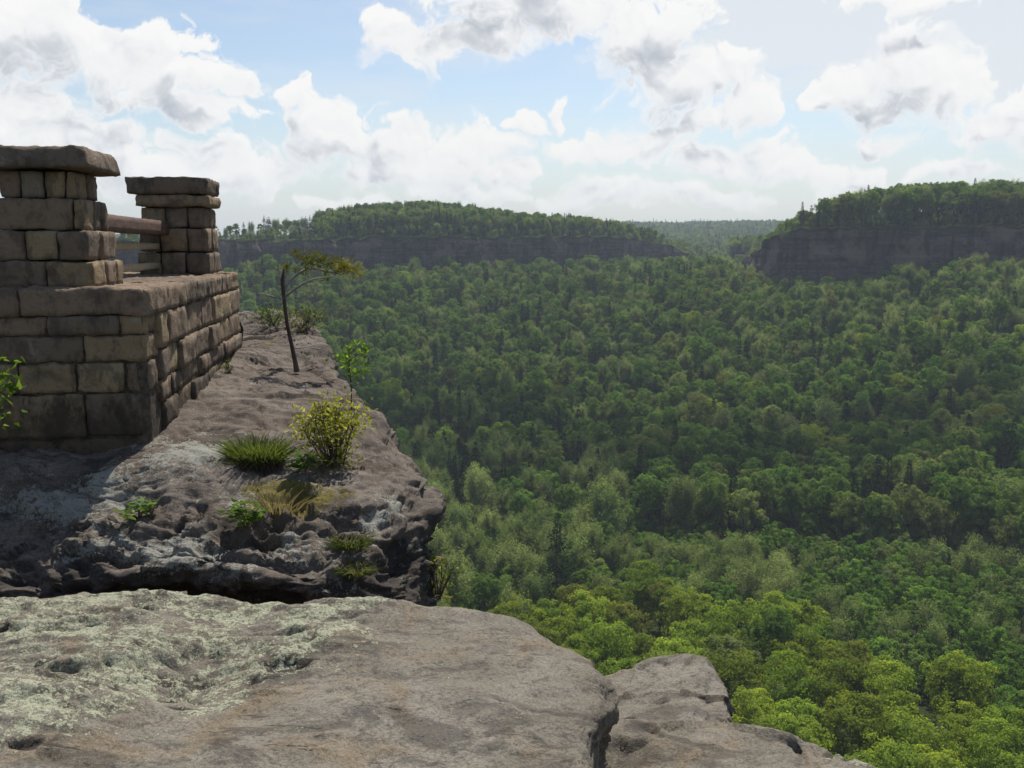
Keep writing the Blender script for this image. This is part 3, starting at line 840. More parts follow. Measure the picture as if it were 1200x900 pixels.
# ---- the crag that carries the parapet
def row(I, T, Rm, F1, F2, B):
    c = lambda a: P(*a) if len(a) == 3 and a[1] > 60 else W3(*a)
    I, T, Rm, F1, F2, B = (c(a) for a in (I, T, Rm, F1, F2, B))
    return [I, I * .5 + T * .5, T, T * .45 + Rm * .55 + W3(0, 0, .03), Rm, Rm * .55 + F1 * .45 + unit(F1 - T) * W3(1, 1, 0) * .05, F1, F2, B, B + W3(0, 0.05, -.8)]
crag = [
 row((-900, 560, 6.6), (-900, 590, 6.2), (-900, 620, 5.8), (-900, 660, 5.6), (-900, 740, 5.4), (-900, 820, 5.7)),
 row((-420, 530, 6.6), (-420, 560, 6.1), (-420, 590, 5.75), (-420, 635, 5.5), (-420, 710, 5.35), (-420, 790, 5.6)),
 row((-120, 512, 6.6), (-130, 528, 6.05), (-130, 575, 5.7), (-130, 620, 5.45), (-130, 695, 5.3), (-130, 770, 5.6)),
 row((0, 506, 6.65), (0, 528, 6.05), (0, 572, 5.72), (0, 622, 5.42), (0, 690, 5.05), (0, 785, 5.0)),
 row((120, 500, 6.7), (100, 530, 6.05), (90, 585, 5.66), (85, 632, 5.34), (85, 690, 5.0), (85, 785, 4.95)),
 row((180, 488, 7.0), (165, 524, 6.15), (160, 590, 5.58), (160, 630, 5.26), (160, 676, 5.0), (160, 775, 5.15)),
 row((205, 470, 7.4), (220, 520, 6.3), (230, 592, 5.52), (232, 635, 5.16), (234, 668, 4.95), (236, 770, 5.2)),
 row((228, 455, 7.9), (270, 520, 6.5), (300, 596, 5.5), (302, 640, 5.14), (304, 678, 4.92), (306, 775, 5.15)),
 row((243, 445, 8.3), (320, 508, 6.75), (362, 592, 5.56), (370, 645, 5.2), (378, 692, 4.92), (384, 790, 4.95)),
 row((254, 436, 8.7), (360, 497, 7.05), (418, 584, 5.74), (432, 642, 5.36), (440, 700, 5.08), (446, 800, 5.05)),
 row((263, 429, 9.0), (380, 488, 7.35), (446, 570, 6.02), (470, 628, 5.68), (484, 697, 5.45), (490, 800, 5.4)),
 row((269, 424, 9.3), (400, 480, 7.7), (474, 552, 6.35), (500, 600, 6.1), (506, 690, 6.0), (506, 800, 6.1)),
 row((274, 420, 9.6), (400, 466, 8.1), (462, 526, 7.0), (474, 566, 6.9), (468, 640, 6.8), (460, 760, 6.9)),
 row((278, 415, 9.9), (388, 452, 8.6), (446, 488, 7.8), (452, 520, 7.75), (446, 600, 7.7), (440, 720, 7.8)),
 row((281, 411, 10.2), (362, 438, 9.3), (408, 455, 8.6), (413, 485, 8.6), (405, 560, 8.6), (400, 660, 8.7)),
 row((283, 407, 10.5), (348, 424, 9.8), (388, 432, 9.5), (392, 460, 9.55), (385, 520, 9.6), (380, 620, 9.7)),
 row((285, 400, 11.0), (340, 405, 10.6), (379, 409, 10.4), (385, 435, 10.4), (378, 500, 10.5), (370, 580, 10.6)),
 row((286, 391, 11.6), (325, 386, 11.6), (360, 386, 11.6), (366, 415, 11.6), (360, 470, 11.6), (352, 540, 11.7)),
 row((284, 384, 12.4), (308, 375, 12.6), (335, 371, 12.8), (345, 395, 12.8), (340, 440, 12.8), (332, 500, 12.8)),
 row((276, 382, 13.2), (285, 374, 13.8), (300, 369, 14.2), (312, 390, 14.3), (310, 430, 14.3), (306, 490, 14.3)),
 row((200, 384, 14.5), (220, 378, 15), (235, 374, 15.5), (240, 395, 15.6), (240, 430, 15.6), (240, 490, 15.6)),
]
g = rock_patch(crag, 760, 420, -58)
n_ = grid_normals(g)
uu, vv = project(g)
top = smooth(0.25, 0.85, n_[..., 2]); side = 1 - top
disp = fbm(g * 0.8, 3, 101) * 0.10 + fbm(g * 2.2, 4, 102) * 0.055 + fbm(g * 7, 4, 103) * 0.016 + fbm(g * 26, 3, 104) * 0.005
strat = fbm(g * np.array([1.0, 1.0, 9.0]), 4, 105)
disp += side * (strat * 0.055 + fbm(g * np.array([2.4, 2.4, 5.0]), 5, 106) * 0.045)
pits = fbm(g * np.array([3.2, 3.2, 5.5]), 3, 107)
face = smooth(555, 610, vv + fbm(g * 1.8, 3, 131) * 30) * smooth(9, 7, g[..., 1])
rough = fbm(g * np.array([2.6, 2.6, 4.2]), 4, 132)
disp += face * (rough * 0.05 + (ridged(g * np.array([4.0, 4.0, 6.0]), 5, 133) - 1.0) * 0.012 + fbm(g * np.array([14., 14., 22.]), 4, 135) * 0.022)
tier = g[..., 2] * 8.0 + g[..., 0] * .8 + fbm(g * np.array([1.6, 1.6, 1.0]), 4, 136) * 2.6
tf = tier - np.floor(tier)
disp += face * (smooth(0.0, 0.16, tf) * smooth(1.0, 0.55, tf) - .5) * 0.016 * (0.4 + np.clip(fbm(g * 2.5, 3, 137) * 3 + .5, 0, 1.4))
wp = g + np.stack([fbm(g * 2 + 7, 2, 151), fbm(g * 2 + 3, 2, 152), fbm(g * 2, 2, 153)], -1) * .12
disp += (facets(wp * np.array([2.6, 2.6, 4.4]), 155, 1.6) * .055 + facets(wp * np.array([7., 7., 11.]), 156, 1.6) * .022) * np.clip(face + side * .6, 0, 1)
disp += facets(wp * np.array([1.5, 2.2, 3]), 157, 1.4) * .030 * (1 - face)
disp -= smooth(0.16, 0.36, fbm(g * np.array([6.0, 6.0, 10.0]), 5, 134)) * 0.03 * face
disp += (ridged(g * np.array([13., 13., 19.]), 4, 138) - 1.0) * 0.012 * np.maximum(face, side * .6)
disp -= smooth(0.12, 0.5, pits) * 0.07 * (0.15 + np.maximum(side, face))
disp -= smooth(0.05, 0.0, np.abs(fbm(g * np.array([1.5, 2.5, 5]), 4, 108))) * 0.022
# shelf lips and the undercut at the foot of the face
zz = g[..., 2]
lip = smooth(-1.9, -1.76, zz) * smooth(-1.5, -1.7, zz)
disp += side * lip * (0.10 + 0.12 * fbm(g * np.array([1.6, 1.6, .3]), 2, 111))
disp -= smooth(-1.84, -2.02, zz) * np.maximum(side, .6) * 0.20 * smooth(390, 330, uu + fbm(g * 3, 2, 140) * 60) * smooth(140, 190, uu)
# the raised far step beside the pine
step_b = smooth(428, 418, vv + fbm(g * 2, 3, 120) * 14) * smooth(9.2, 9.8, g[..., 1])
disp += step_b * 0.05
g2 = extend_down(g + n_ * disp[..., None], -62)
pad = g2.shape[1] - g.shape[1]
P1 = lambda a: np.pad(a, ((0, 0), (0, pad)), 'edge')
lich = np.clip(blob(g, 60, 592, 100, 22) * .55 + blob(g, 210, 540, 60, 30) * .42 + blob(g, 130, 560, 30, 20) * .45 + blob(g, 250, 535, 40, 16) * .4 + blob(g, 115, 640, 50, 20) * .4 + blob(g, 280, 585, 30, 20) * .45 + blob(g, 300, 650, 90, 24) * .42 + blob(g, 200, 645, 50, 22) * .4 + blob(g, 440, 610, 40, 30) * .36 + side * .16 + .08 * top, 0, 1)
moss = np.clip(blob(g, 350, 588, 62, 20) * .85 + blob(g, 385, 545, 40, 16) * .55 + blob(g, 300, 575, 30, 22) * .4 + blob(g, 415, 640, 26, 40) * .45 + blob(g, 315, 405, 18, 10) * .5, 0, 1)
crust_shade = np.clip((side * .22 + face * .10 + face * fbm(g * np.array([2.2, 2.2, 4.]), 4, 141) * .9) + smooth(.1, .45, pits) * .35 + smooth(-1.7, -2.0, zz) * .4 + blob(g, 70, 540, 110, 20) * .3, 0, 1)  # weathering crust; the last patch paints in the parapet's shadow at its foot
me = grid_mesh('rock_crag', g2, M_CRAG, {'lichen': P1(lich), 'moss': P1(moss), 'crust_shade': P1(crust_shade)})
tag(link('rock_crag', me), 'pitted brown sandstone crag carrying the stone parapet and small plants', 'rock')
CRAG = g2[:, :g.shape[1]].reshape(-1, 3)
CRAG_N = n_.reshape(-1, 3)
_cu, _cv = project(CRAG)
def on_crag(u, v, ymax=20):
    """surface point of the crag nearest the eye in direction u, v"""
    d = np.hypot(_cu - u, _cv - v)
    k = np.where((d < 9) & (CRAG[:, 1] < ymax))[0]
    if not len(k):
        k = np.argsort(d)[:8]
    return CRAG[k[np.argmin(CRAG[k, 1])]]
# ------------------------------------------------------------------ trees: prototypes
LM = {
 'lime': leaf_mat('lime spring leaves', (0.235, 0.295, 0.042), (0.175, 0.255, 0.038), 0.52, 0.25, (0.225, 0.235, 0.06)),
 'green': leaf_mat('green leaves', (0.098, 0.185, 0.038), (0.155, 0.24, 0.052), 0.52, 0.25, (0.205, 0.235, 0.085)),
 'olive': leaf_mat('grey green leaves', (0.215, 0.262, 0.11), (0.165, 0.225, 0.083), 0.52, 0.25),
 'needle': leaf_mat('dark needles', (0.022, 0.045, 0.020), (0.034, 0.058, 0.024), 0.25, 0.35),
 'young': leaf_mat('fresh green leaves', (0.11, 0.21, 0.038), (0.155, 0.25, 0.056), 0.52, 0.25, (0.20, 0.245, 0.105)),
}

def crown_broad(seed, rad=4.4, h0=3.6, h1=14.0, nclump=60, per=95, leaf=0.34, flat=0.75, rag=0.25):
    """billowing crown: leaf clumps on an uneven dome, with gaps between them"""
    global rng
    keep = rng; rng = np.random.default_rng(seed)
    g = Geo()
    cz = h0 + (h1 - h0) * 0.52; hz = (h1 - h0) * 0.5
    # a handful of big lobes, each carrying clumps
    nl = 9
    lob_d = rand_dirs(nl, 0.35); lob_r = rng.uniform(0.42, 0.62, nl) * rad
    lob_c = lob_d * np.array([rad * .46, rad * .46, hz * .52]) * rng.uniform(.75, 1.15, (nl, 1)) + [0, 0, cz]
    lob_c = np.vstack([lob_c, [[0, 0, cz + hz * .35]]]); lob_r = np.append(lob_r, rad * .6)
    cl = []
    for c, r in zip(lob_c, lob_r):
        m = max(4, int(nclump * r * r / (lob_r ** 2).sum()))
        d = rand_dirs(m, 0.45)
        cl.append(np.hstack([c + d * r * rng.uniform(.75, 1.05, (m, 1)) * [1, 1, flat], d]))
    cl = np.vstack(cl)
    for row_ in cl:
        c, d = row_[:3], row_[3:]
        r = rng.uniform(0.55, 1.0) * rad / 4.4
        m = int(per * rng.uniform(.7, 1.25))
        dd = unit(rand_dirs(m, 0.5) + d * 0.5)
        p = c + dd * (r * rng.uniform(.45, 1.08, (m, 1)) ** .7) * np.array([1.05, 1.05, .9])
        N = unit(dd * .8 + d * .7 + rng.normal(size=(m, 3)) * .45)
        D = unit(np.cross(N, rng.normal(size=(m, 3))))
        g.leaves(p, D, np.cross(N, D), leaf * rng.uniform(.7, 1.3, m), leaf * .62 * rng.uniform(.7, 1.3, m))
    rng = keep
    return g, lob_c

def crown_wispy(seed, rad=3.4, h0=2.5, h1=15.0, nbr=84, leaf=0.30):
    """feathery crown of rising sprays, thin enough to look into"""
    global rng
    keep = rng; rng = np.random.default_rng(seed)
    g = Geo(); tips = []
    for _ in range(nbr):
        a = rng.uniform(0, 2 * np.pi); f = rng.uniform(0.0, 1) ** .8
        z0 = h0 + (h1 - h0) * f * .7
        rr_ = rad * rng.uniform(.45, 1.0) * math.sqrt(max(0.08, 1 - (f * 1.02 - .25) ** 2 * 1.25))
        z1 = min(h1, z0 + rng.uniform(1.8, 3.6))
        tip = np.array([math.cos(a) * rr_, math.sin(a) * rr_, z1])
        base = np.array([math.cos(a) * rr_ * .35, math.sin(a) * rr_ * .35, z0])
        tips.append((base, tip))
        m = 115
        t = rng.uniform(.15, 1.05, (m, 1))
        p = base * (1 - t) + tip * t + rng.normal(size=(m, 3)) * (.16 + .22 * t)
        N = unit(tip * [1, 1, 0] / rad + [0, 0, .5] + rng.normal(size=(m, 3)) * .5)
        D = unit(np.cross(N, rng.normal(size=(m, 3))))
        g.leaves(p, D, np.cross(N, D), leaf * rng.uniform(.7, 1.3, m), leaf * .6)
    rng = keep
    return g, tips

def crown_conifer(seed, rad=2.7, h0=1.5, h1=17.0, layers=27, droop=0.5, leaf=0.34, gap=0.0):
    global rng
    keep = rng; rng = np.random.default_rng(seed)
    g = Geo(); br = []
    for k in range(layers):
        f = k / (layers - 1)
        z = h0 + (h1 - h0 - .4) * f + rng.normal() * .22
        L = rad * (1 - f) ** .85 + .25
        L *= rng.uniform(.75, 1.15)
        nb = max(4, int(8 * (1 - f) + 4))
        a0 = rng.uniform(0, 6.28)
        for b in range(nb):
            if rng.uniform() < gap: continue
            a = a0 + b * 2 * np.pi / nb + rng.normal() * .2
            l = L * rng.uniform(.7, 1.15)
            m = int(16 + 26 * l / rad)
            t = rng.uniform(.12, 1, m)
            wdt = .38 * l * (1 - t * .75) * .6 + .08
            lat = rng.uniform(-1, 1, m) * wdt
            x = t * l
            zz = z - droop * l * t ** 1.6 + rng.normal(size=m) * .20 + .1
            p = np.stack([x * math.cos(a) - lat * math.sin(a), x * math.sin(a) + lat * math.cos(a), zz], -1)
            D = unit(np.stack([np.full(m, math.cos(a)), np.full(m, math.sin(a)), np.full(m, -droop)], -1) + rng.normal(size=(m, 3)) * .45)
            g.leaves(p, D, side_of(D), leaf * rng.uniform(.7, 1.4, m), leaf * .42)
            br.append((np.array([0, 0, z]), np.array([l * .8 * math.cos(a), l * .8 * math.sin(a), z - droop * l * .6])))
    rng = keep
    return g, br

def trunk_geo(seed, h, r, limbs=(), nlimb=7):
    g = Geo(); q = np.random.default_rng(seed)
    z = np.linspace(-1.2, h, 7)
    wob = np.cumsum(q.normal(size=(7, 2)) * .10, 0)
    pts = np.column_stack([wob[:, 0], wob[:, 1], z])
    g.tube(pts, np.linspace(r, r * .22, 7) * np.where(z < 0, 1.25, 1), 7)
    for k, (a, b) in enumerate(limbs[:nlimb]):
        mid = a * .55 + b * .45 + np.array([0, 0, -.3])
        g.tube(np.array([a, mid, b]), [r * .38, r * .25, r * .1], 5)
    return g

PROTO = {}     # kind -> list of (crown mesh, trunk mesh)
def add_proto(kind, crown, trunk, leafm, barkm):
    cm = crown.mesh(kind + ' crown', leafm, False); tm = trunk.mesh(kind + ' trunk', barkm)
    PROTO.setdefault(kind, []).append((cm, tm))
for k in range(4):
    r_ = (4.6, 4.2, 5.0, 4.4)[k]
    c, lo = crown_broad(100 + k, r_, 3.6, (14, 13, 13.5, 15)[k], 84, 95, 0.30)
    limbs = [(np.array([0, 0, 3.5 + .3 * i]), p) for i, p in enumerate(lo)]
    add_proto('lime', c, trunk_geo(k, 9.5, .24, limbs), LM['lime'], M_BARK)
for k in range(4):
    r_ = (4.2, 3.8, 4.6, 3.7)[k]
    c, lo = crown_broad(200 + k, r_, 3.0, (14, 15, 14, 15.5)[k], 78, 95, 0.34, 0.95)
    limbs = [(np.array([0, 0, 3.5 + .3 * i]), p) for i, p in enumerate(lo)]
    add_proto('green', c, trunk_geo(20 + k, 9.5, .24, limbs), LM['green'], M_BARK)
for k in range(3):
    c, tips = crown_wispy(300 + k, (3.6, 3.2, 4.1)[k], 2.6, (15, 16, 14.5)[k])
    add_proto('olive', c, trunk_geo(40 + k, 11, .2, [(a * [.2, .2, 1], b) for a, b in tips], 14), LM['olive'], M_BARK)
for k in range(3):
    c, br = crown_conifer(400 + k, (2.7, 3.1, 2.4)[k], 1.4, (17, 16, 18)[k])
    add_proto('needle', c, trunk_geo(60 + k, 16, .2, br[::14], 8), LM['needle'], M_PBARK)
for k in range(3):
    c, lo = crown_broad(500 + k, (2.4, 2.7, 2.2)[k], 1.5, (9, 8.6, 9.6)[k], 40, 70, 0.28, 1.0)
    limbs = [(np.array([0, 0, 1.6 + .3 * i]), p) for i, p in enumerate(lo)]
    add_proto('young', c, trunk_geo(80 + k, 6.5, .12, limbs, 5), LM['young'], M_BARK)
for k in range(2):
    c, tips = crown_wispy(600 + k, (2.1, 2.4)[k], 1.4, (9.5, 9)[k], 26, 0.25)
    add_proto('sapling', c, trunk_geo(90 + k, 7, .10, [(a * [.2, .2, 1], b) for a, b in tips], 8), LM['olive'], M_BARK)
c, br = crown_conifer(700, 4.2, 2.2, 18.5, 17, 0.05, 0.44, 0.14)
add_proto('pine', c, trunk_geo(95, 18, .26, br[::5], 16), LM['needle'], M_PBARK)

# ------------------------------------------------------------------ where they stand
KINDS = ['lime', 'green', 'olive', 'needle', 'young', 'sapling', 'pine']
q_ = np.random.default_rng(2024)
def jitter(x0, x1, y0, y1, cell, jit=.42):
    xs = np.arange(x0, x1, cell); ys = np.arange(y0, y1, cell * .88)
    X, Y = np.meshgrid(xs, ys)
    X = X + (np.arange(len(ys)) % 2)[:, None] * cell * .5
    X = X + q_.uniform(-jit, jit, X.shape) * cell; Y = Y + q_.uniform(-jit, jit, Y.shape) * cell
    return X.ravel(), Y.ravel()

def lime_edge(u):      # picture height below which the lime-green stand lies, as a depth limit
    return np.interp(u, [480, 560, 620, 680, 760, 850, 950, 1050, 1200, 1400], [150, 146, 140, 146, 150, 145, 137, 127, 116, 110])
def stand_far(u):
    return np.interp(u, [480, 640, 720, 745, 800, 900, 1200, 1500], [0, 0, 0, 208, 204, 200, 199, 199])

trees = []             # (x, y, z, kind, scale, rot)
def put(x, y, kind, s, sink=0.0):
    trees.append((x, y, None, kind, s, q_.uniform(0, 6.283), sink))

def in_wedge(x, y, u0=150, u1=1330):
    u, v = project(np.stack([x, y, np.full_like(x, -30.0)], -1))
    return (y > 20) & (u > u0) & (u < u1), u

# valley and near slope
for zone, cell, d0, d1 in (('near', 7.2, 74, 152), ('stand', 4.3, 108, 212), ('mid', 7.0, 138, 262), ('slope', 6.5, 200, 640)):
    X, Y = jitter(-420, 420, 20, 660, cell)
    ok, u = in_wedge(X, Y)
    D = np.hypot(X, Y)
    le, sf = lime_edge(u), stand_far(u)
    if zone == 'near': ok &= (D > d0) & (D <= le)
    elif zone == 'stand': ok &= (D > le + 2) & (D <= sf)
    elif zone == 'mid': ok &= (D > np.maximum(le, sf) + 2) & (D < 262)
    else: ok &= (D >= 262) & (D < 660)
    for L, poly in ((LL, POLY_L), (LR, POLY_R)):
        d, h = line_dist(L, X, Y)
        ok &= ~inside(poly, X, Y) & (d > 5)
    patch = fbm(np.stack([X / 38, Y / 38, X * 0], -1), 3, 77)
    patch2 = fbm(np.stack([X / 22, Y / 22, X * 0], -1), 2, 91)
    for x, y, uu_, d, pa, pb in zip(X[ok], Y[ok], u[ok], D[ok], patch[ok], patch2[ok]):
        r = q_.uniform()
        if zone == 'near':
            if uu_ < 620 and d > 128: kind = 'lime' if r < .45 else 'olive' if r < .7 else 'green'
            else: kind = 'lime' if r < .97 else 'green'
            s = q_.uniform(.86, 1.14)
        elif zone == 'stand':
            kind = 'sapling' if pa + r * .5 > .42 else 'young'
            s = q_.uniform(.8, 1.12)
        elif zone == 'mid':
            foot = uu_ > 745
            if foot: kind = 'green' if r < .80 else 'needle' if r < .92 else 'olive'; s = q_.uniform(.95, 1.22)
            else:
                kind = 'olive' if pa + r * .55 > .15 else 'green'
                if d < 165 and r < .35: kind = 'young'
                if d > 225 and r < .2: kind = 'needle'
                s = q_.uniform(.75, 1.08)
        else:
            con = 0.10 + 0.75 * smooth(.18, .38, pb) + 0.55 * math.exp(-((uu_ - 590) / 110) ** 2 - ((d - 290) / 42) ** 2)
            con *= 0.5 if uu_ > 850 else 1.0
            ol = 0.16 + 0.34 * smooth(780, 1000, uu_) * smooth(330, 420, d)
            kind = 'needle' if r < con * .62 else 'olive' if r > 1 - ol else 'lime' if r > 1 - ol - .05 else 'green'
            s = q_.uniform(.58, .95) * (1.32 if q_.uniform() < .2 else 1) if kind != 'needle' else q_.uniform(.72, 1.0)
        if zone == 'slope' and uu_ > 780 and d < 420: s *= 1.14
        put(x, y, kind, s)

# wooded ridges above the cliffs
for L, poly, depth, cell in ((LL, POLY_L, 150, 5.6), (LR, POLY_R, 150, 5.6)):
    x0, x1 = L[:, 0].min() - 30, L[:, 0].max() + 60
    X, Y = jitter(x0, x1, 380, 1000, cell)
    ok, u = in_wedge(X, Y, 180, 1330)
    d, h = line_dist(L, X, Y)
    ins = inside(poly, X, Y)
    ok &= ins & (d < depth)
    for x, y, uu_, dd in zip(X[ok], Y[ok], u[ok], d[ok]):
        r = q_.uniform()
        left = L is LL
        if left and uu_ < 372:
            if dd > 70: continue
            if dd > 14 and r > 0.16 + .004 * max(0, uu_ - 300): continue
            if dd > 14: put(x, y, ('pine', 'olive', 'green')[q_.integers(3)], q_.uniform(.5, .9)); continue
        if dd < 3: continue
        if dd < 14:
            put(x, y, 'young' if r < .4 else 'sapling' if r < .8 else 'olive', q_.uniform(.35, .7)); continue
        kind = 'green' if r < .62 else 'olive' if r < .80 else 'lime' if r < .86 else 'needle'
        s = q_.uniform(.72, 1.02) if left else q_.uniform(.95, 1.28)
        if kind in ('needle',): s *= .85
        put(x, y, kind, s)
    # scrub spilling over the rim and growing at the foot of the face
    n = int(len(L) * 70)
    seg = np.hypot(*np.diff(L[:, :2], axis=0).T); cs = np.concatenate([[0], np.cumsum(seg)])
    for t in q_.uniform(0, cs[-1], n):
        x, y = np.interp(t, cs, L[:, 0]), np.interp(t, cs, L[:, 1])
        dx, dy = np.interp(t + 2, cs, L[:, 0]) - np.interp(t - 2, cs, L[:, 0]), np.interp(t + 2, cs, L[:, 1]) - np.interp(t - 2, cs, L[:, 1])
        nn = np.array([-dy, dx]) / (math.hypot(dx, dy) + 1e-9)
        o = q_.uniform(3.5, 17)
        inl = inside(poly, np.array([x + nn[0]]), np.array([y + nn[1]]))[0]
        o = o if inl else -o
        put(x + nn[0] * o, y + nn[1] * o, ('young', 'sapling', 'olive', 'green')[q_.integers(4)], q_.uniform(.25, .55) if inl else q_.uniform(.5, 1.0))

# the wooded gap and the far hills
X, Y = jitter(-420, 900, 640, 2700, 8.5)
ok, u = in_wedge(X, Y, 560, 1010)
D = np.hypot(X, Y)
ok &= (D > 655) & ~inside(POLY_L, X, Y) & ~inside(POLY_R, X, Y)
ok &= (q_.uniform(size=X.shape) < np.interp(D, [650, 1000, 1500, 2700], [1, .85, .6, .45]))
for x, y, d in zip(X[ok], Y[ok], D[ok]):
    r = q_.uniform()
    kind = 'green' if r < .6 else 'olive' if r < .82 else 'lime' if r < .86 else 'needle'
    put(x, y, kind, q_.uniform(.8, 1.1) * (1 + max(0, d - 900) / 3000))

# understorey closing the gaps between the crowns
X, Y = jitter(-420, 420, 70, 640, 4.6)
ok, u = in_wedge(X, Y, 200, 1300)
D = np.hypot(X, Y)
ok &= (D > 150) & (D < 640) & ~((D > lime_edge(u)) & (D < stand_far(u)))
for L, poly in ((LL, POLY_L), (LR, POLY_R)):
    d, h = line_dist(L, X, Y)
    ok &= ~inside(poly, X, Y) & (d > 1)
for x, y in zip(X[ok], Y[ok]):
    put(x, y, ('young', 'young', 'sapling', 'green')[q_.integers(4)], q_.uniform(.42, .75))

# a few trees the eye picks out
special = [
 (802, 205, 'olive', 1.28, 'big pale grey-green tree rising alone at the foot of the far slope'),
 (712, 196, 'olive', 1.36, 'tall feathery pale-green tree, spire-shaped, in front of the dark slope'),
 (655, 150, 'pine', 1.18, 'dark ragged pine standing among lime-green crowns beyond the slab'),
 (560, 215, 'olive', 1.20, 'broad grey-green tree just right of the crag, ahead of the dark hemlocks'),
]
sp_xy = np.array([[math.sin(az_u(u)) * D, math.cos(az_u(u)) * D] for u, D, *_ in special])
trees = [t for t in trees if np.min(np.hypot(sp_xy[:, 0] - t[0], sp_xy[:, 1] - t[1])) > 4.5]
TX = np.array([t[0] for t in trees]); TY = np.array([t[1] for t in trees])
TZ = ground(TX, TY) - 0.15
TK = np.array([KINDS.index(t[3]) for t in trees]); TS = np.array([t[4] for t in trees]); TR = np.array([t[5] for t in trees])
TP = np.array([q_.integers(len(PROTO[KINDS[k]])) for k in TK])
HT = np.array([14, 14.5, 15.2, 17, 9.0, 9.3, 18.5])[TK] * TS

# what the rocks leave in view
uu_, vt_ = project(np.stack([TX, TY, TZ + HT * .95], -1))
TD = np.hypot(TX, TY)
rock_v = np.interp(uu_, [0, 280, 300, 395, 440, 500, 512, 530, 610, 655, 705, 760, 828, 858, 905, 1000, 1060, 1200], [340, 340, 372, 430, 470, 530, 690, 700, 722, 758, 790, 785, 775, 835, 845, 875, 905, 1000])
seen = (uu_ > -10) & (uu_ < 1215) & (vt_ < np.minimum(rock_v, 905) - 12)

def place_tree(kind, p, x, y, z, s, rz, label, group, cat='tree'):
    cm, tm = PROTO[kind][p]
    nm = {'needle': 'hemlock_tree', 'pine': 'pine_tree', 'sapling': 'young_tree', 'young': 'young_tree'}.get(kind, 'broadleaf_tree')
    t = empty(nm, (x, y, z), label, cat, group, rz, s)
    link('crown', cm, t); link('trunk', tm, t)
    return t

LAB = {
 ('lime', 0): ('lime-green broadleaf tree in the sunlit stand right below the rock slab', 'lime-green trees below the slab'),
 ('green', 0): ('deeper green broadleaf tree mixed into the lime-green stand below the slab', 'deeper green trees below the slab'),
 ('olive', 0): ('grey-green feathery tree at the edge of the lime-green stand', 'grey-green trees edging the lime stand'),
 ('young', 1): ('small fresh-green tree in the low even stand on the valley floor', 'small green trees of the valley stand'),
 ('sapling', 1): ('small thin grey-green tree in the low even stand on the valley floor', 'small grey-green trees of the valley stand'),
}
near_kinds = {}
order = np.argsort(TD)
broad = [k for k in order if seen[k] and HT[k] > 6.6 and KINDS[TK[k]] not in ('needle', 'pine')][:296]
conif = [k for k in order if seen[k] and KINDS[TK[k]] in ('needle', 'pine') and TD[k] < 330][:120]
single = set(broad) | set(conif)
for k in broad:
    kd = KINDS[TK[k]]
    zone = 0 if TD[k] <= lime_edge(uu_[k]) else 1 if TD[k] <= stand_far(uu_[k]) else 2
    if (kd, zone) in LAB: lab, grp_ = LAB[(kd, zone)]
    elif zone == 2 and uu_[k] > 745: lab, grp_ = 'round green tree in the dark row along the far edge of the valley stand', 'trees along the far edge of the valley stand'
    else: lab, grp_ = {'lime': 'lime-green', 'green': 'mid-green', 'olive': 'grey-green feathery', 'young': 'small fresh-green', 'sapling': 'small grey-green'}[kd] + ' tree in the valley between the crag and the low stand', kd + ' trees between the crag and the low stand'
    place_tree(kd, TP[k], TX[k], TY[k], TZ[k], TS[k], TR[k], lab, grp_.replace('olive', 'grey-green').replace('sapling', 'small grey-green').replace('lime trees', 'lime-green trees'))
for k in conif:
    place_tree(KINDS[TK[k]], TP[k], TX[k], TY[k], TZ[k], TS[k], TR[k], 'dark narrow hemlock among paler broadleaf trees in the valley', 'dark hemlocks in the valley')
for (u, D, kind, s, lab), (x, y) in zip(special, sp_xy):
    place_tree(kind, 0, x, y, float(ground(np.array([x]), np.array([y]))[0]) - .15, s, u * .37, lab, None)

# ------------------------------------------------------------------ the rest of the woods: one mass, grown on points
rest = np.array([k for k in range(len(trees)) if k not in single])
me = bpy.data.meshes.new('forest')
me.vertices.add(len(rest))
me.vertices.foreach_set('co', np.stack([TX[rest], TY[rest], TZ[rest]], -1).astype(np.float32).ravel())
flat, off = [], {}
for kd in KINDS:
    off[kd] = len(flat); flat += PROTO[kd]
a = me.attributes.new('proto', 'INT', 'POINT'); a.data.foreach_set('value', np.array([off[KINDS[TK[k]]] + TP[k] for k in rest], np.int32))
attr(me, 'size', TS[rest]); attr(me, 'turn', TR[rest])
forest = tag(link('forest', me), 'dense mixed spring woods covering the valley sides, ridges and far hills', None, None, 'stuff')
# every kind of tree is grown from the crown and trunk of one that stands in view
src = {}
for o in list(COL.objects):
    if o.type == 'MESH' and o.parent is not None: src.setdefault(o.data.name, o)
ng = bpy.data.node_groups.new('woods', 'GeometryNodeTree')
ng.interface.new_socket('Geometry', in_out='INPUT', socket_type='NodeSocketGeometry')
ng.interface.new_socket('Geometry', in_out='OUTPUT', socket_type='NodeSocketGeometry')
gi = ng.nodes.new('NodeGroupInput'); go = ng.nodes.new('NodeGroupOutput')
def named(n, t):
    x = ng.nodes.new('GeometryNodeInputNamedAttribute'); x.data_type = t; x.inputs['Name'].default_value = n
    return x.outputs['Attribute']
pa_, sz_, tu_ = named('proto', 'INT'), named('size', 'FLOAT'), named('turn', 'FLOAT')
rot = nd(ng, 'ShaderNodeCombineXYZ', {2: tu_}).outputs[0]
jn = ng.nodes.new('GeometryNodeJoinGeometry')
missing = []
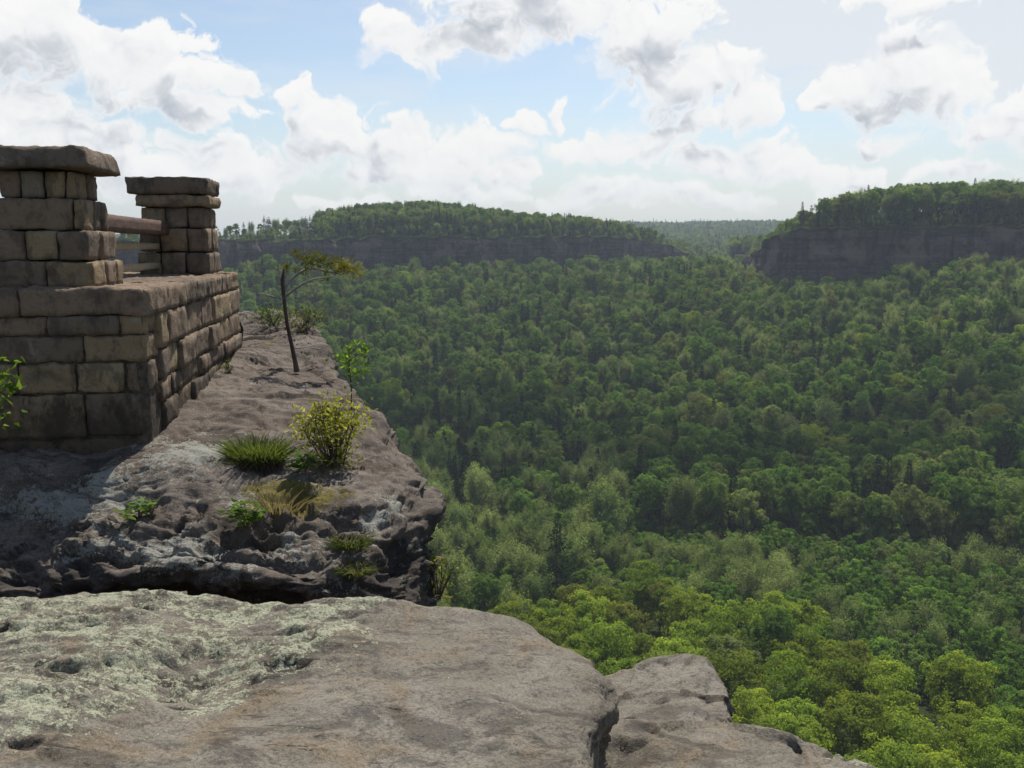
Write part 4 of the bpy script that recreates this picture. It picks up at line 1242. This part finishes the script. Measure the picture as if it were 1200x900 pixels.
for idx, (cm, tm) in enumerate(flat):
    cmp_ = ng.nodes.new('FunctionNodeCompare'); cmp_.data_type = 'INT'; cmp_.operation = 'EQUAL'
    ng.links.new(pa_, cmp_.inputs[2]); cmp_.inputs[3].default_value = idx
    for m_ in (cm, tm):
        if m_.name not in src: missing.append(m_.name); continue
        oi = ng.nodes.new('GeometryNodeObjectInfo'); oi.transform_space = 'ORIGINAL'
        oi.inputs['Object'].default_value = src[m_.name]; oi.inputs['As Instance'].default_value = True
        ip = ng.nodes.new('GeometryNodeInstanceOnPoints')
        ng.links.new(gi.outputs[0], ip.inputs['Points']); ng.links.new(cmp_.outputs[0], ip.inputs['Selection'])
        ng.links.new(oi.outputs['Geometry'], ip.inputs['Instance']); ng.links.new(rot, ip.inputs['Rotation']); ng.links.new(sz_, ip.inputs['Scale'])
        ng.links.new(ip.outputs[0], jn.inputs[0])
ng.links.new(jn.outputs[0], go.inputs[0])
md = forest.modifiers.new('woods', 'NODES'); md.node_group = ng
print('TREES', len(trees), 'broad', len(broad), 'conif', len(conif), 'rest', len(rest), 'missing', missing, 'maxD', TD[broad[-1]], flush=True)
# ------------------------------------------------------------------ the stone parapet
WC = np.array([-2.44, 6.20]); E1 = np.array([-.9902, -.140]); E2 = np.array([-.140, .9902])
def wl(p):
    p = np.asarray(p, float)
    xy = WC + p[..., 0:1] * E1 + p[..., 1:2] * E2
    return np.concatenate([xy, p[..., 2:3]], -1)

qs = np.random.default_rng(31)
def rough_box(g, lo, hi, r=0.011, amp=0.010, step=0.026, split=0.022, chamfer=None, taper=0.0):
    """one roughly dressed stone in wall coordinates (a, b, z)"""
    lo, hi = np.array(lo, float), np.array(hi, float)
    c, h = (lo + hi) / 2, (hi - lo) / 2
    n = np.clip((2 * h / step).astype(int), 3, 40)
    Vs, Qs, off = [], [], 0
    for ax in range(3):
        u, v = (ax + 1) % 3, (ax + 2) % 3
        for sgn in (-1, 1):
            a = np.linspace(-1, 1, n[u] + 1); b = np.linspace(-1, 1, n[v] + 1)
            A, B = np.meshgrid(a, b, indexing='ij')
            p = np.zeros(A.shape + (3,)); p[..., ax] = sgn; p[..., u] = A; p[..., v] = B
            i = np.arange(n[u])[:, None] * (n[v] + 1) + np.arange(n[v])[None]
            q = np.stack([i, i + n[v] + 1, i + n[v] + 2, i + 1], -1).reshape(-1, 4)
            if sgn < 0: q = q[:, ::-1]
            Vs.append(p.reshape(-1, 3)); Qs.append(q + off); off += p.size // 3
    p = np.concatenate(Vs) * h
    # weld the shared edges so that the stone is one shell
    key = np.round(p * 4000).astype(np.int64)
    _, first, inv = np.unique(key, axis=0, return_index=True, return_inverse=True)
    inv = inv.ravel()
    p = p[first]; Q = inv[np.concatenate(Qs)]
    rr_ = min(r, h.min() * .6)
    core = np.clip(p, -(h - rr_), h - rr_)
    dn = unit(p - core + p * 1e-4)
    p = core + dn * rr_
    if taper: p[:, 0:2] *= 1 - taper * (p[:, 2:3] / h[2])
    s = qs.uniform(0, 50, 3)
    w = p + c
    d = fbm((w + s) * 5, 3, 3) * split + (ridged((w + s) * 9, 3, 4) - 1.1) * amp * .9 + fbm((w + s) * 20, 3, 5) * amp + fbm((w + s) * 48, 2, 6) * amp * .4
    w = w + dn * d[:, None]
    if chamfer is not None:         # knocked-off corner: plane n.x < k
        nrm, k = chamfer
        nrm = unit(np.array(nrm, float))
        o = w @ nrm - k
        o = np.maximum(o + fbm(w * 14, 3, 9) * .02, 0)
        w = w - nrm * o[:, None]
    g.add(wl(w), Q)

base = wl(np.array([0.5, 2.0, -1.3]))
wall = empty('stone_parapet', (float(base[0]), float(base[1]), -1.3), 'low parapet of coursed brown sandstone with two capped pillars and timber rails, on the crag', 'parapet wall')
def wpart(name, g, mat, parent=wall, smooth_=True, origin=None):
    m = g.mesh(name, mat, smooth_)
    V = np.empty(len(m.vertices) * 3, np.float32); m.vertices.foreach_get('co', V); V = V.reshape(-1, 3)
    o = np.array([base[0], base[1], -1.3]) if origin is None else np.asarray(origin)
    V -= o.astype(np.float32)
    m.vertices.foreach_set('co', V.ravel()); m.update()
    return link(name, m, parent)

# base courses
g = Geo()
J = 0.009
CR = [(-.456, -.572), (-.584, -.752), (-.768, -.956), (-.970, -1.262), (-1.276, -1.62)]
FRONT = [[0.0, .17, .62, 1.30, 2.1, 3.2], [0.0, .40, 1.22, 1.9, 3.2], [0.0, .15, .46, .82, 1.5, 2.4, 3.2], [.07, .42, 1.25, 2.2, 3.2], [.14, .62, 1.4, 2.3, 3.2]]
for (zt, zb_), js in zip(CR, FRONT):
    for i in range(len(js) - 1):
        out = qs.uniform(-.022, .012)
        a0 = js[i] + (J if i else 0.0)
        if i == 0:
            dep = qs.uniform(.28, .42)
            rough_box(g, (a0 + qs.uniform(-.012, .012), out, zb_), (js[i + 1] - J * .5, dep, zt), chamfer=((-.7, -.7, 0), -.03 + qs.uniform(-.05, .03)))
        else:
            rough_box(g, (a0, out, zb_), (js[i + 1] - J * .5, .34, zt))
SIDE = [[.30, .58, 1.20, 2.0, 2.55, 3.5, 4.2], [.34, .56, .95, 1.5, 2.3, 2.75, 3.4, 4.2], [.30, .52, .70, 1.15, 1.8, 2.25, 3.0, 3.7, 4.2], [.38, .85, 1.45, 2.1, 2.5, 3.2, 3.75, 4.2], [.40, 1.1, 1.9, 2.8, 3.6, 4.2]]
CS = [(-.456, -.702), (-.712, -.928), (-.938, -1.09), (-1.10, -1.29), (-1.30, -1.62)]
for ci, ((zt, zb_), js) in enumerate(zip(CS, SIDE)):
    for i in range(len(js) - 1):
        out = qs.uniform(-.03, .015)
        rough_box(g, (out, js[i] + J, zb_), (.34, js[i + 1] - J * .5, zt), step=.04)
# far end face
for zt, zb_ in CR:
    for a0, a1 in ((.36, .95), (.97, 1.7), (1.72, 2.6)):
        rough_box(g, (a0, 3.88, zb_), (a1, 4.2 + qs.uniform(-.02, .02), zt), step=.07)
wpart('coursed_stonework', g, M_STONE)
g = Geo()
rough_box(g, (.024, .024, -1.75), (3.15, 4.15, -.44), .01, .004, .08, .004)
wpart('mortar_core', g, M_MORTAR)
# coping
g = Geo()
for a0, a1 in ((-.03, .78), (.80, 1.75), (1.77, 3.2)):
    ch = ((-.7, -.7, 0), -.02) if a0 < 0 else None
    rough_box(g, (a0, -.012, -.445), (a1, .62, -.268), .014, .012, .03, .026, ch)
for b0, b1 in ((.635, 1.22), (1.235, 1.75), (1.765, 2.5), (2.515, 3.05), (3.065, 3.62), (3.635, 4.23)):
    rough_box(g, (-.012 + qs.uniform(-.015, .015), b0, -.445), (1.25, b1, -.27 + qs.uniform(-.012, .004)), .013, .012, .03, .026)
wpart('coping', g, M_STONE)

def pillar(a0, b0, w, courses, cap, step):
    g = Geo()
    for (zt, zb_, grow, js, jd) in courses:
        A0, A1, B0, B1 = a0 - grow, a0 + w + grow, b0 - grow, b0 + w + grow
        xs = [A0 + (A1 - A0) * j for j in js]
        for i in range(len(xs) - 1):
            o = qs.uniform(-.008, .012)
            rough_box(g, (xs[i] + (.006 if i else 0), B0 - o, zb_), (xs[i + 1] - (.006 if i < len(xs) - 2 else 0), B0 + .27, zt), step=step, split=.017)
        ys = [B0 + .285] + [B0 + .285 + (B1 - B0 - .285) * j for j in jd]
        for i in range(len(ys) - 1):
            o = qs.uniform(-.008, .02)
            rough_box(g, (A0 - o, ys[i] + .006, zb_), (A0 + .30, ys[i + 1] - .004, zt), step=step, split=.017)
            rough_box(g, (A1 - .30, ys[i] + .006, zb_), (A1 + o, ys[i + 1] - .004, zt), step=step * 2, split=.017)
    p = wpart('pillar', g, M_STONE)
    g = Geo(); rough_box(g, (a0 + .12, b0 + .12, courses[-1][1]), (a0 + w - .12, b0 + w - .12, courses[0][0]), .01, .003, .1, .003)
    wpart('mortar', g, M_MORTAR, p)
    g = Geo()
    for lo, hi, chf, tp in cap: rough_box(g, lo, hi, .02, .012, step, .018, chf, tp)
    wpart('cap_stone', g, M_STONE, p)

# near pillar (reads left to right from high a to low a, so the joints are listed from the right)
A, B_, Wd = .42, .27, .635
pillar(A, B_, Wd, [
    (.512, .334, -.075, [0, .13, .40, .72, 1], [1]),
    (.324, .118, -.03, [0, .10, 1], [.55, 1]),
    (.108, -.086, .005, [0, .30, .62, 1], [1]),
    (-.097, -.272, .045, [0, .42, 1], [.6, 1])],
    [((A - .05, B_ - .06, .526), (A + Wd + .05, B_ + Wd + .10, .672), ((-.72, -.05, .69), .165), .05)], .032)
A2, B2, W2 = .19, 3.50, .66
pillar(A2, B2, W2, [
    (.40, .20, -.02, [0, .26, .62, 1], [1]),
    (.19, -.04, .0, [0, .30, .70, 1], [.5, 1]),
    (-.055, -.275, .02, [0, .34, .68, 1], [1])],
    [((A2 - .03, B2 - .05, .535), (A2 + W2 + .10, B2 + W2 + .05, .70), None, -.02), ((A2 - .04, B2 - .03, .412), (A2 + W2 + .02, B2 + W2 + .02, .526), None, 0)], .04)

# rails let into the pillars
def rail(a, b0, b1, z0, z1, wdt, mat, along='b'):
    g = Geo()
    if along == 'b': rough_box(g, (a - wdt / 2, b0, z0), (a + wdt / 2, b1, z1), .008, .002, .05, .004)
    else: rough_box(g, (b0, a - wdt / 2, z0), (b1, a + wdt / 2, z1), .008, .002, .05, .004)
    return wpart('rail', g, mat)
rail(.66, .96, 3.60, .125, .262, .20, M_RAIL)['label'] = 'thick dark brown top rail'
rail(.70, .96, 3.60, -.02, .045, .08, M_RAIL2)
rail(.70, .96, 3.60, -.215, -.15, .08, M_RAIL2)
rail(.62, 1.06, 3.2, .12, .275, .16, M_RAIL, 'a')['label'] = 'thick dark brown top rail'
# ------------------------------------------------------------------ plants on the crag
def small_leaf(name, c1, c2, trans=.5):
    return leaf_mat(name, c1, c2, trans, 0.4)
L_YEL = small_leaf('yellow green leaves', (0.24, 0.25, 0.05), (0.19, 0.22, 0.05))
L_FRESH = small_leaf('bright green leaves', (0.12, 0.20, 0.035), (0.14, 0.22, 0.04))
L_GRASS = small_leaf('grass blades', (0.085, 0.118, 0.032), (0.11, 0.135, 0.04))
L_DRY = small_leaf('dry grass', (0.17, 0.14, 0.085), (0.21, 0.17, 0.105), .3)
L_OLIVE = small_leaf('old pine needles', (0.115, 0.13, 0.03), (0.15, 0.15, 0.035), .3)
L_MID = small_leaf('mid green leaves', (0.06, 0.10, 0.025), (0.07, 0.11, 0.03))
M_TWIG = bark_mat('twig bark', (0.05, 0.036, 0.028), (0.12, 0.09, 0.07))
M_THATCH = plain_mat('dead thatch', (0.05, 0.035, 0.025), (0.12, 0.09, 0.06), 30)
qp = np.random.default_rng(99)

def thing_at(name, p, label, cat, group=None):
    return empty(name, tuple(float(c) for c in p), label, cat, group)

def leaf_cluster(g, tips, n, r, L, W, up=.3, fold=.12):
    tips = np.asarray(tips)
    k = qp.integers(0, len(tips), n)
    p = tips[k] + qp.normal(size=(n, 3)) * r
    D = unit(qp.normal(size=(n, 3)) + [0, 0, up])
    U = unit(np.cross(D, qp.normal(size=(n, 3)) * .5 + [0, 0, 1.0]))
    g.leaves(p, D, U, L * qp.uniform(.6, 1.3, n), W * qp.uniform(.7, 1.3, n), fold)

def shrub(name, u, v, ymax, w, h, nst, nleaf, L, mat, label, cat='shrub', group=None, lean=0.0, forks=5, r=.035):
    p0 = on_crag(u, v, ymax)
    t = thing_at(name, p0, label, cat, group)
    gs, gl = Geo(), Geo(); tips = []
    for _ in range(nst):
        a = qp.uniform(0, 6.283); rr_ = w * math.sqrt(qp.uniform(.05, 1))
        top = np.array([math.cos(a) * rr_ + lean * h, math.sin(a) * rr_ * .8, h * qp.uniform(.55, 1.0) * (1 - .35 * (rr_ / w) ** 2)])
        b0 = np.array([qp.normal() * w * .1, qp.normal() * w * .1, -.03])
        mid = b0 * .5 + top * .5 + np.array([math.cos(a) * rr_ * .12, 0, h * .08])
        gs.tube(np.array([b0, mid, top]), [.006, .004, .002], 5)
        tips.append(top)
        for _k in range(forks):
            f = qp.uniform(.35, .95); s_ = mid * (1 - f) + top * f if f > .5 else b0 * (1 - f) + mid * f
            e_ = s_ + unit(qp.normal(size=3) + [0, 0, .7]) * h * qp.uniform(.10, .22)
            gs.tube(np.array([s_, e_]), [.003, .0015], 4)
            tips.append(e_)
    leaf_cluster(gl, tips, nleaf, r, L, L * .5)
    link('leaves', gl.mesh('leaves', mat, False), t); link('stems', gs.mesh('stems', M_TWIG), t)
    return t

def grass(name, u, v, ymax, w, h, n, label, mats=None, spread=.55, thatch=True, cat='grass tuft', droop=.5):
    p0 = on_crag(u, v, ymax)
    t = thing_at(name, p0, label, cat)
    g = Geo()
    a = qp.uniform(0, 6.283, n); rr_ = w * np.sqrt(qp.uniform(0, 1, n))
    base_ = np.stack([np.cos(a) * rr_, np.sin(a) * rr_ * .7, np.full(n, -.02)], -1)
    d = unit(np.stack([np.cos(a) * spread * rr_ / w, np.sin(a) * spread * rr_ / w, np.ones(n)], -1) + qp.normal(size=(n, 3)) * .22)
    ln = h * qp.uniform(.5, 1.1, n)
    wd = qp.uniform(.0022, .0042, n)
    sd_ = unit(np.cross(d, qp.normal(size=(n, 3))))
    V = []
    for f, wf in ((0, 1), (.45, .9), (.8, .55), (1.0, .08)):
        c = base_ + d * (ln * f)[:, None] + np.array([0, 0, -1]) * (droop * ln * f ** 2.5)[:, None] * .45 + unit(d * [1, 1, 0]) * (droop * ln * f ** 2)[:, None] * .5
        V += [c - sd_ * (wd * wf)[:, None], c + sd_ * (wd * wf)[:, None]]
    V = np.stack(V, 1)
    b = np.arange(n)[:, None] * 8
    q = np.concatenate([b + [0, 1, 3, 2], b + [2, 3, 5, 4], b + [4, 5, 7, 6]])
    g.add(V, q)
    link('blades', g.mesh('blades', mats or L_GRASS, False), t)
    if thatch:
        g2 = Geo(); m = n // 2
        a = qp.uniform(0, 6.283, m); rr_ = w * np.sqrt(qp.uniform(.3, 1, m)) * .95
        b0 = np.stack([np.cos(a) * rr_, np.sin(a) * rr_ * .7, qp.uniform(0, .07, m)], -1)
        D = unit(np.stack([np.cos(a), np.sin(a) - .5, qp.uniform(-1.3, -.2, m)], -1) + qp.normal(size=(m, 3)) * .3)
        g2.leaves(b0, D, side_of(D), h * .6 * qp.uniform(.5, 1.1, m), .006)
        link('dead_thatch', g2.mesh('dead_thatch', M_THATCH, False), t)
    return t

def herb(name, u, v, ymax, h, nst, L, label, mat=L_FRESH, spread=.12, per=7):
    p0 = on_crag(u, v, ymax)
    t = thing_at(name, p0, label, 'plant')
    gs, gl = Geo(), Geo()
    for _ in range(nst):
        a = qp.uniform(0, 6.283)
        top = np.array([math.cos(a) * spread * qp.uniform(.3, 1.2), math.sin(a) * spread * qp.uniform(.3, 1) - .03, h * qp.uniform(.5, 1.1)])
        gs.tube(np.array([[0, 0, -.03], top * [.4, .4, .6], top]), [.004, .003, .0015], 5)
        # a fan of leaflets at and below the tip
        for j in range(per):
            b = a + (j - per / 2) * .75 + qp.normal() * .2
            s_ = top * (1 - .28 * (j % 3) * .5)
            D = unit(np.array([math.cos(b), math.sin(b), qp.uniform(-.35, .35)]))
            U = unit(np.cross(D, [0, 0, 1]) + qp.normal(size=3) * .15)
            gl.leaves(s_[None], D[None], U[None], L * qp.uniform(.7, 1.2), L * .42, .10)
    link('leaves', gl.mesh('leaves', mat, False), t); link('stems', gs.mesh('stems', M_TWIG), t)
    return t

grass('grass_tuft', 303, 534, 7.2, .135, .27, 900, 'dense green grass tuft with a brown dead skirt, on top of the crag', spread=.45)
shrub('shrub', 394, 537, 7.6, .215, .46, 30, 1150, .042, L_YEL, 'yellow-green leafy shrub on the crag edge right of the grass tuft', r=.045)
shrub('shrub', 515, 690, 7.0, .12, .36, 8, 150, .035, L_YEL, 'sparse yellow shrub peeping out low behind the crag', r=.04)
herb('leafy_plant', 160, 600, 6.0, .10, 7, .075, 'small bright green plant with pointed leaves, alone low on the left of the crag face')
herb('leafy_plant', 297, 612, 5.9, .17, 10, .080, 'bright green plant with pointed leaves below the dry grass')
herb('leafy_plant', 362, 548, 7.0, .14, 8, .11, 'small dark blade-leaved plant at the foot of the yellow-green shrub', L_MID, .05, 4)
grass('dry_grass', 318, 588, 6.2, .15, .15, 90, 'thin tan dead grass stalks between tuft and mossy patch', L_DRY, .9, False, 'dry grass', .3)
grass('grass_tuft', 418, 632, 5.9, .07, .13, 260, 'dark trailing green grass hanging on the right of the crag face', spread=.7, droop=1.0)
grass('grass_tuft', 422, 668, 5.9, .06, .11, 180, 'small low grass clump hanging near the foot of the crag face', spread=.7, droop=1.0)
shrub('shrub', 268, 428, 9.6, .06, .10, 6, 60, .03, L_OLIVE, 'tiny olive shrub at the foot of the parapet side', r=.02)

# sapling on the edge
p0 = on_crag(413, 478, 9.0)
t = thing_at('sapling', p0, 'thin single-stemmed sapling with a small leafy head at the crag edge', 'young tree')
gs, gl = Geo(), Geo()
hh = 0.55
gs.tube(np.array([[0, 0, -.1], [.01, 0, hh * .4], [-.005, .01, hh * .75], [.0, 0, hh]]), [.008, .006, .005, .003], 6)
tips = []
for k in range(12):
    z = hh * qp.uniform(.5, .95); a = qp.uniform(0, 6.28); l = qp.uniform(.06, .15)
    e_ = np.array([math.cos(a) * l, math.sin(a) * l, z + l * .6])
    gs.tube(np.array([[0, 0, z], e_]), [.003, .0015], 4); tips.append(e_)
leaf_cluster(gl, tips, 170, .035, .052, .026)
link('leaves', gl.mesh('leaves', L_FRESH, False), t); link('stem', gs.mesh('stem', M_TWIG), t)

# twisted little pine at the far edge
pb = on_crag(347, 429, 10.3)
Yp = float(pb[1])
t = thing_at('pine_tree', pb, 'stunted twisted pine with one flat spray of needles, on the crag behind the sapling', 'tree')
def Q(u, v, dy=0.0): return P(u, v, Yp + dy) - pb
gs = Geo()
trunk_pts = np.array([Q(348, 436), Q(346, 424), Q(342, 405, .02), Q(337, 382, .03), Q(334, 360, .02), Q(332, 342), Q(331, 328, -.02), Q(333, 315, -.03)])
gs.tube(trunk_pts, [.030, .023, .020, .018, .017, .018, .019, .008], 10)
link('trunk', gs.mesh('trunk', M_PBARK), t)
gb = Geo(); tips = []
def branch(pts, r0, r1, mat_tip=True):
    pts = np.array(pts); gb.tube(pts, np.linspace(r0, r1, len(pts)), 5)
branch([Q(333, 340), Q(339, 330, .05), Q(348, 321, .12), Q(360, 315, .18), Q(372, 315, .2), Q(386, 319, .25), Q(400, 321, .3), Q(410, 318, .3)], .016, .005)
branch([Q(334, 348), Q(344, 340, -.06), Q(356, 332, -.12), Q(368, 327, -.16), Q(384, 325, -.2), Q(396, 322, -.2)], .013, .004)
branch([Q(348, 321, .12), Q(353, 310, .16), Q(358, 300, .2), Q(366, 299, .22)], .008, .003)
branch([Q(372, 315, .2), Q(382, 308, .1), Q(392, 305, .08)], .007, .003)
branch([Q(332, 350), Q(322, 348, -.1), Q(310, 345, -.15), Q(302, 344, -.2)], .009, .003)
branch([Q(332, 330), Q(335, 322, -.05), Q(338, 314, -.08)], .009, .004)
branch([Q(346, 408), Q(360, 407, .1), Q(375, 409, .2), Q(392, 414, .3), Q(408, 417, .4), Q(425, 418, .45)], .006, .002)
br = link('branches', gb.mesh('branches', M_DEADWOOD), t)
gn, gn2 = Geo(), Geo()
def needles(g, c, n, r, ru=1.0):
    c = np.asarray(c)
    m = max(3, n // 14)
    sub = c + qp.normal(size=(m, 3)) * np.array([r * ru, r, r * .55])
    for s_ in sub:
        D = unit(qp.normal(size=(14, 3)) + [0.1, 0, .5])
        g.leaves(np.repeat(s_[None], 14, 0), D, side_of(D), qp.uniform(.045, .085, 14), .008)
for u, v, n, r in ((357, 300, 170, .05), (366, 304, 190, .06), (376, 309, 170, .05), (392, 307, 120, .05), (338, 313, 110, .03), (352, 318, 60, .04), (384, 323, 70, .04)):
    needles(gn, Q(u, v, .15), n, r, 1.3)
for u, v, n, r in ((402, 312, 150, .045), (408, 316, 150, .05), (415, 320, 130, .045)):
    needles(gn2, Q(u, v, .28), n, r, 1.3)
link('needles', gn.mesh('needles', L_OLIVE, False), t)
o = link('needles', gn2.mesh('yellowed needles', small_leaf('yellowed needles', (0.18, 0.165, 0.03), (0.21, 0.19, 0.04), .3), False), t)
o['label'] = 'yellowed needle clumps at the branch tip'

# olive scrub at the back rim of the crag
shrub('shrub', 352, 378, 13, .30, .24, 14, 320, .045, small_leaf('olive scrub leaves', (0.13, 0.14, 0.03), (0.10, 0.12, 0.03)), 'low olive-green shrub on the back rim of the crag, behind the twisted pine', r=.06)
shrub('shrub', 322, 372, 14, .30, .22, 12, 300, .045, L_MID, 'low dark green shrub on the back rim, close to the end of the parapet', r=.05)

# leafy twig at the very left, in front of the parapet
tp = P(-38, 520, 5.35)
t = thing_at('leafy_branch', tp, 'leafy green branch tip reaching in at the far left, in front of the parapet', 'branch')
gs, gl = Geo(), Geo(); tips = []
for (u, v) in ((8, 428), (18, 440), (4, 455), (10, 470), (-8, 445), (2, 490), (-14, 420)):
    e_ = P(u, v, 5.35 + qp.normal() * .05) - tp
    gs.tube(np.array([[0, 0, -.25], e_ * .5 + [.01, 0, .03], e_]), [.006, .004, .0015], 5); tips.append(e_)
leaf_cluster(gl, tips, 85, .035, .065, .034, .1)
link('leaves', gl.mesh('leaves', L_FRESH, False), t); link('twigs', gs.mesh('twigs', M_TWIG), t)
# ------------------------------------------------------------------ the air
v0, v1 = np.array([-2600., -60., -75.]), np.array([2600., 2800., 62.])
b = Geo()
c8 = np.array([[x, y, z] for x in (v0[0], v1[0]) for y in (v0[1], v1[1]) for z in (v0[2], v1[2])])
b.add(c8, [[0, 1, 3, 2], [4, 6, 7, 5], [0, 4, 5, 1], [2, 3, 7, 6], [0, 2, 6, 4], [1, 5, 7, 3]])
m, nt_, out_ = new_mat('haze')
pv = nd(nt_, 'ShaderNodeVolumePrincipled', {'Color': (0.78, 0.87, 1.0, 1), 'Density': 0.00020, 'Anisotropy': 0.0})
nt_.links.new(pv.outputs[0], out_.inputs['Volume'])
m.cycles.homogeneous_volume = True
tag(link('haze', b.mesh('haze', m, False)), kind='stuff')

# ------------------------------------------------------------------ two clouds added out of view, placed and shaped to shade the far slope
m, nt_, out_ = new_mat('thin cloud')
tr = nd(nt_, 'ShaderNodeBsdfTransparent', {'Color': (1, 1, 1, 1)})
df = nd(nt_, 'ShaderNodeBsdfTranslucent', {'Color': (.9, .92, .95, 1)})
dd_ = nd(nt_, 'ShaderNodeBsdfDiffuse', {'Color': (.9, .92, .95, 1)})
mx = nd(nt_, 'ShaderNodeMixShader', {0: 0.5, 1: df.outputs[0], 2: dd_.outputs[0]})
mx = nd(nt_, 'ShaderNodeMixShader', {0: 0.27, 1: tr.outputs[0], 2: mx.outputs[0]})
nt_.links.new(mx.outputs[0], out_.inputs['Surface'])
def shade_cloud(gx_, gy_, gz_, rx, ry, rz_, h, seed):
    t_ = (h - gz_) / sd[2]
    c = np.array([gx_ + sd[0] * t_, gy_ + sd[1] * t_, h])
    nu, nv = 120, 60
    U_, V_ = np.meshgrid(np.linspace(0, 2 * np.pi, nu, endpoint=False), np.linspace(0.02, np.pi - .02, nv))
    d = np.stack([np.sin(V_) * np.cos(U_), np.sin(V_) * np.sin(U_), np.cos(V_)], -1)
    r = 1 + fbm(d * 1.3 + seed, 2, seed) * .45 + fbm(d * 3.5 + seed, 4, seed + 1) * .5
    p = c + d * r[..., None] * np.array([rx, ry, rz_]) * np.where(d[..., 2:3] < 0, [1, 1, .45], [1, 1, 1])
    i = np.arange(nv - 1)[:, None] * nu + np.arange(nu)[None]; j = np.arange(nv - 1)[:, None] * nu + (np.arange(nu)[None] + 1) % nu
    q = np.stack([i, i + nu, j + nu, j], -1).reshape(-1, 4)
    tag(link('shade_cloud', mesh_np('shade_cloud', p.reshape(-1, 3), q, None, [m])), kind='structure')
shade_cloud(70, 262, -50, 120, 24, 22, 520, 3)
shade_cloud(-35, 330, -45, 52, 28, 20, 500, 12)
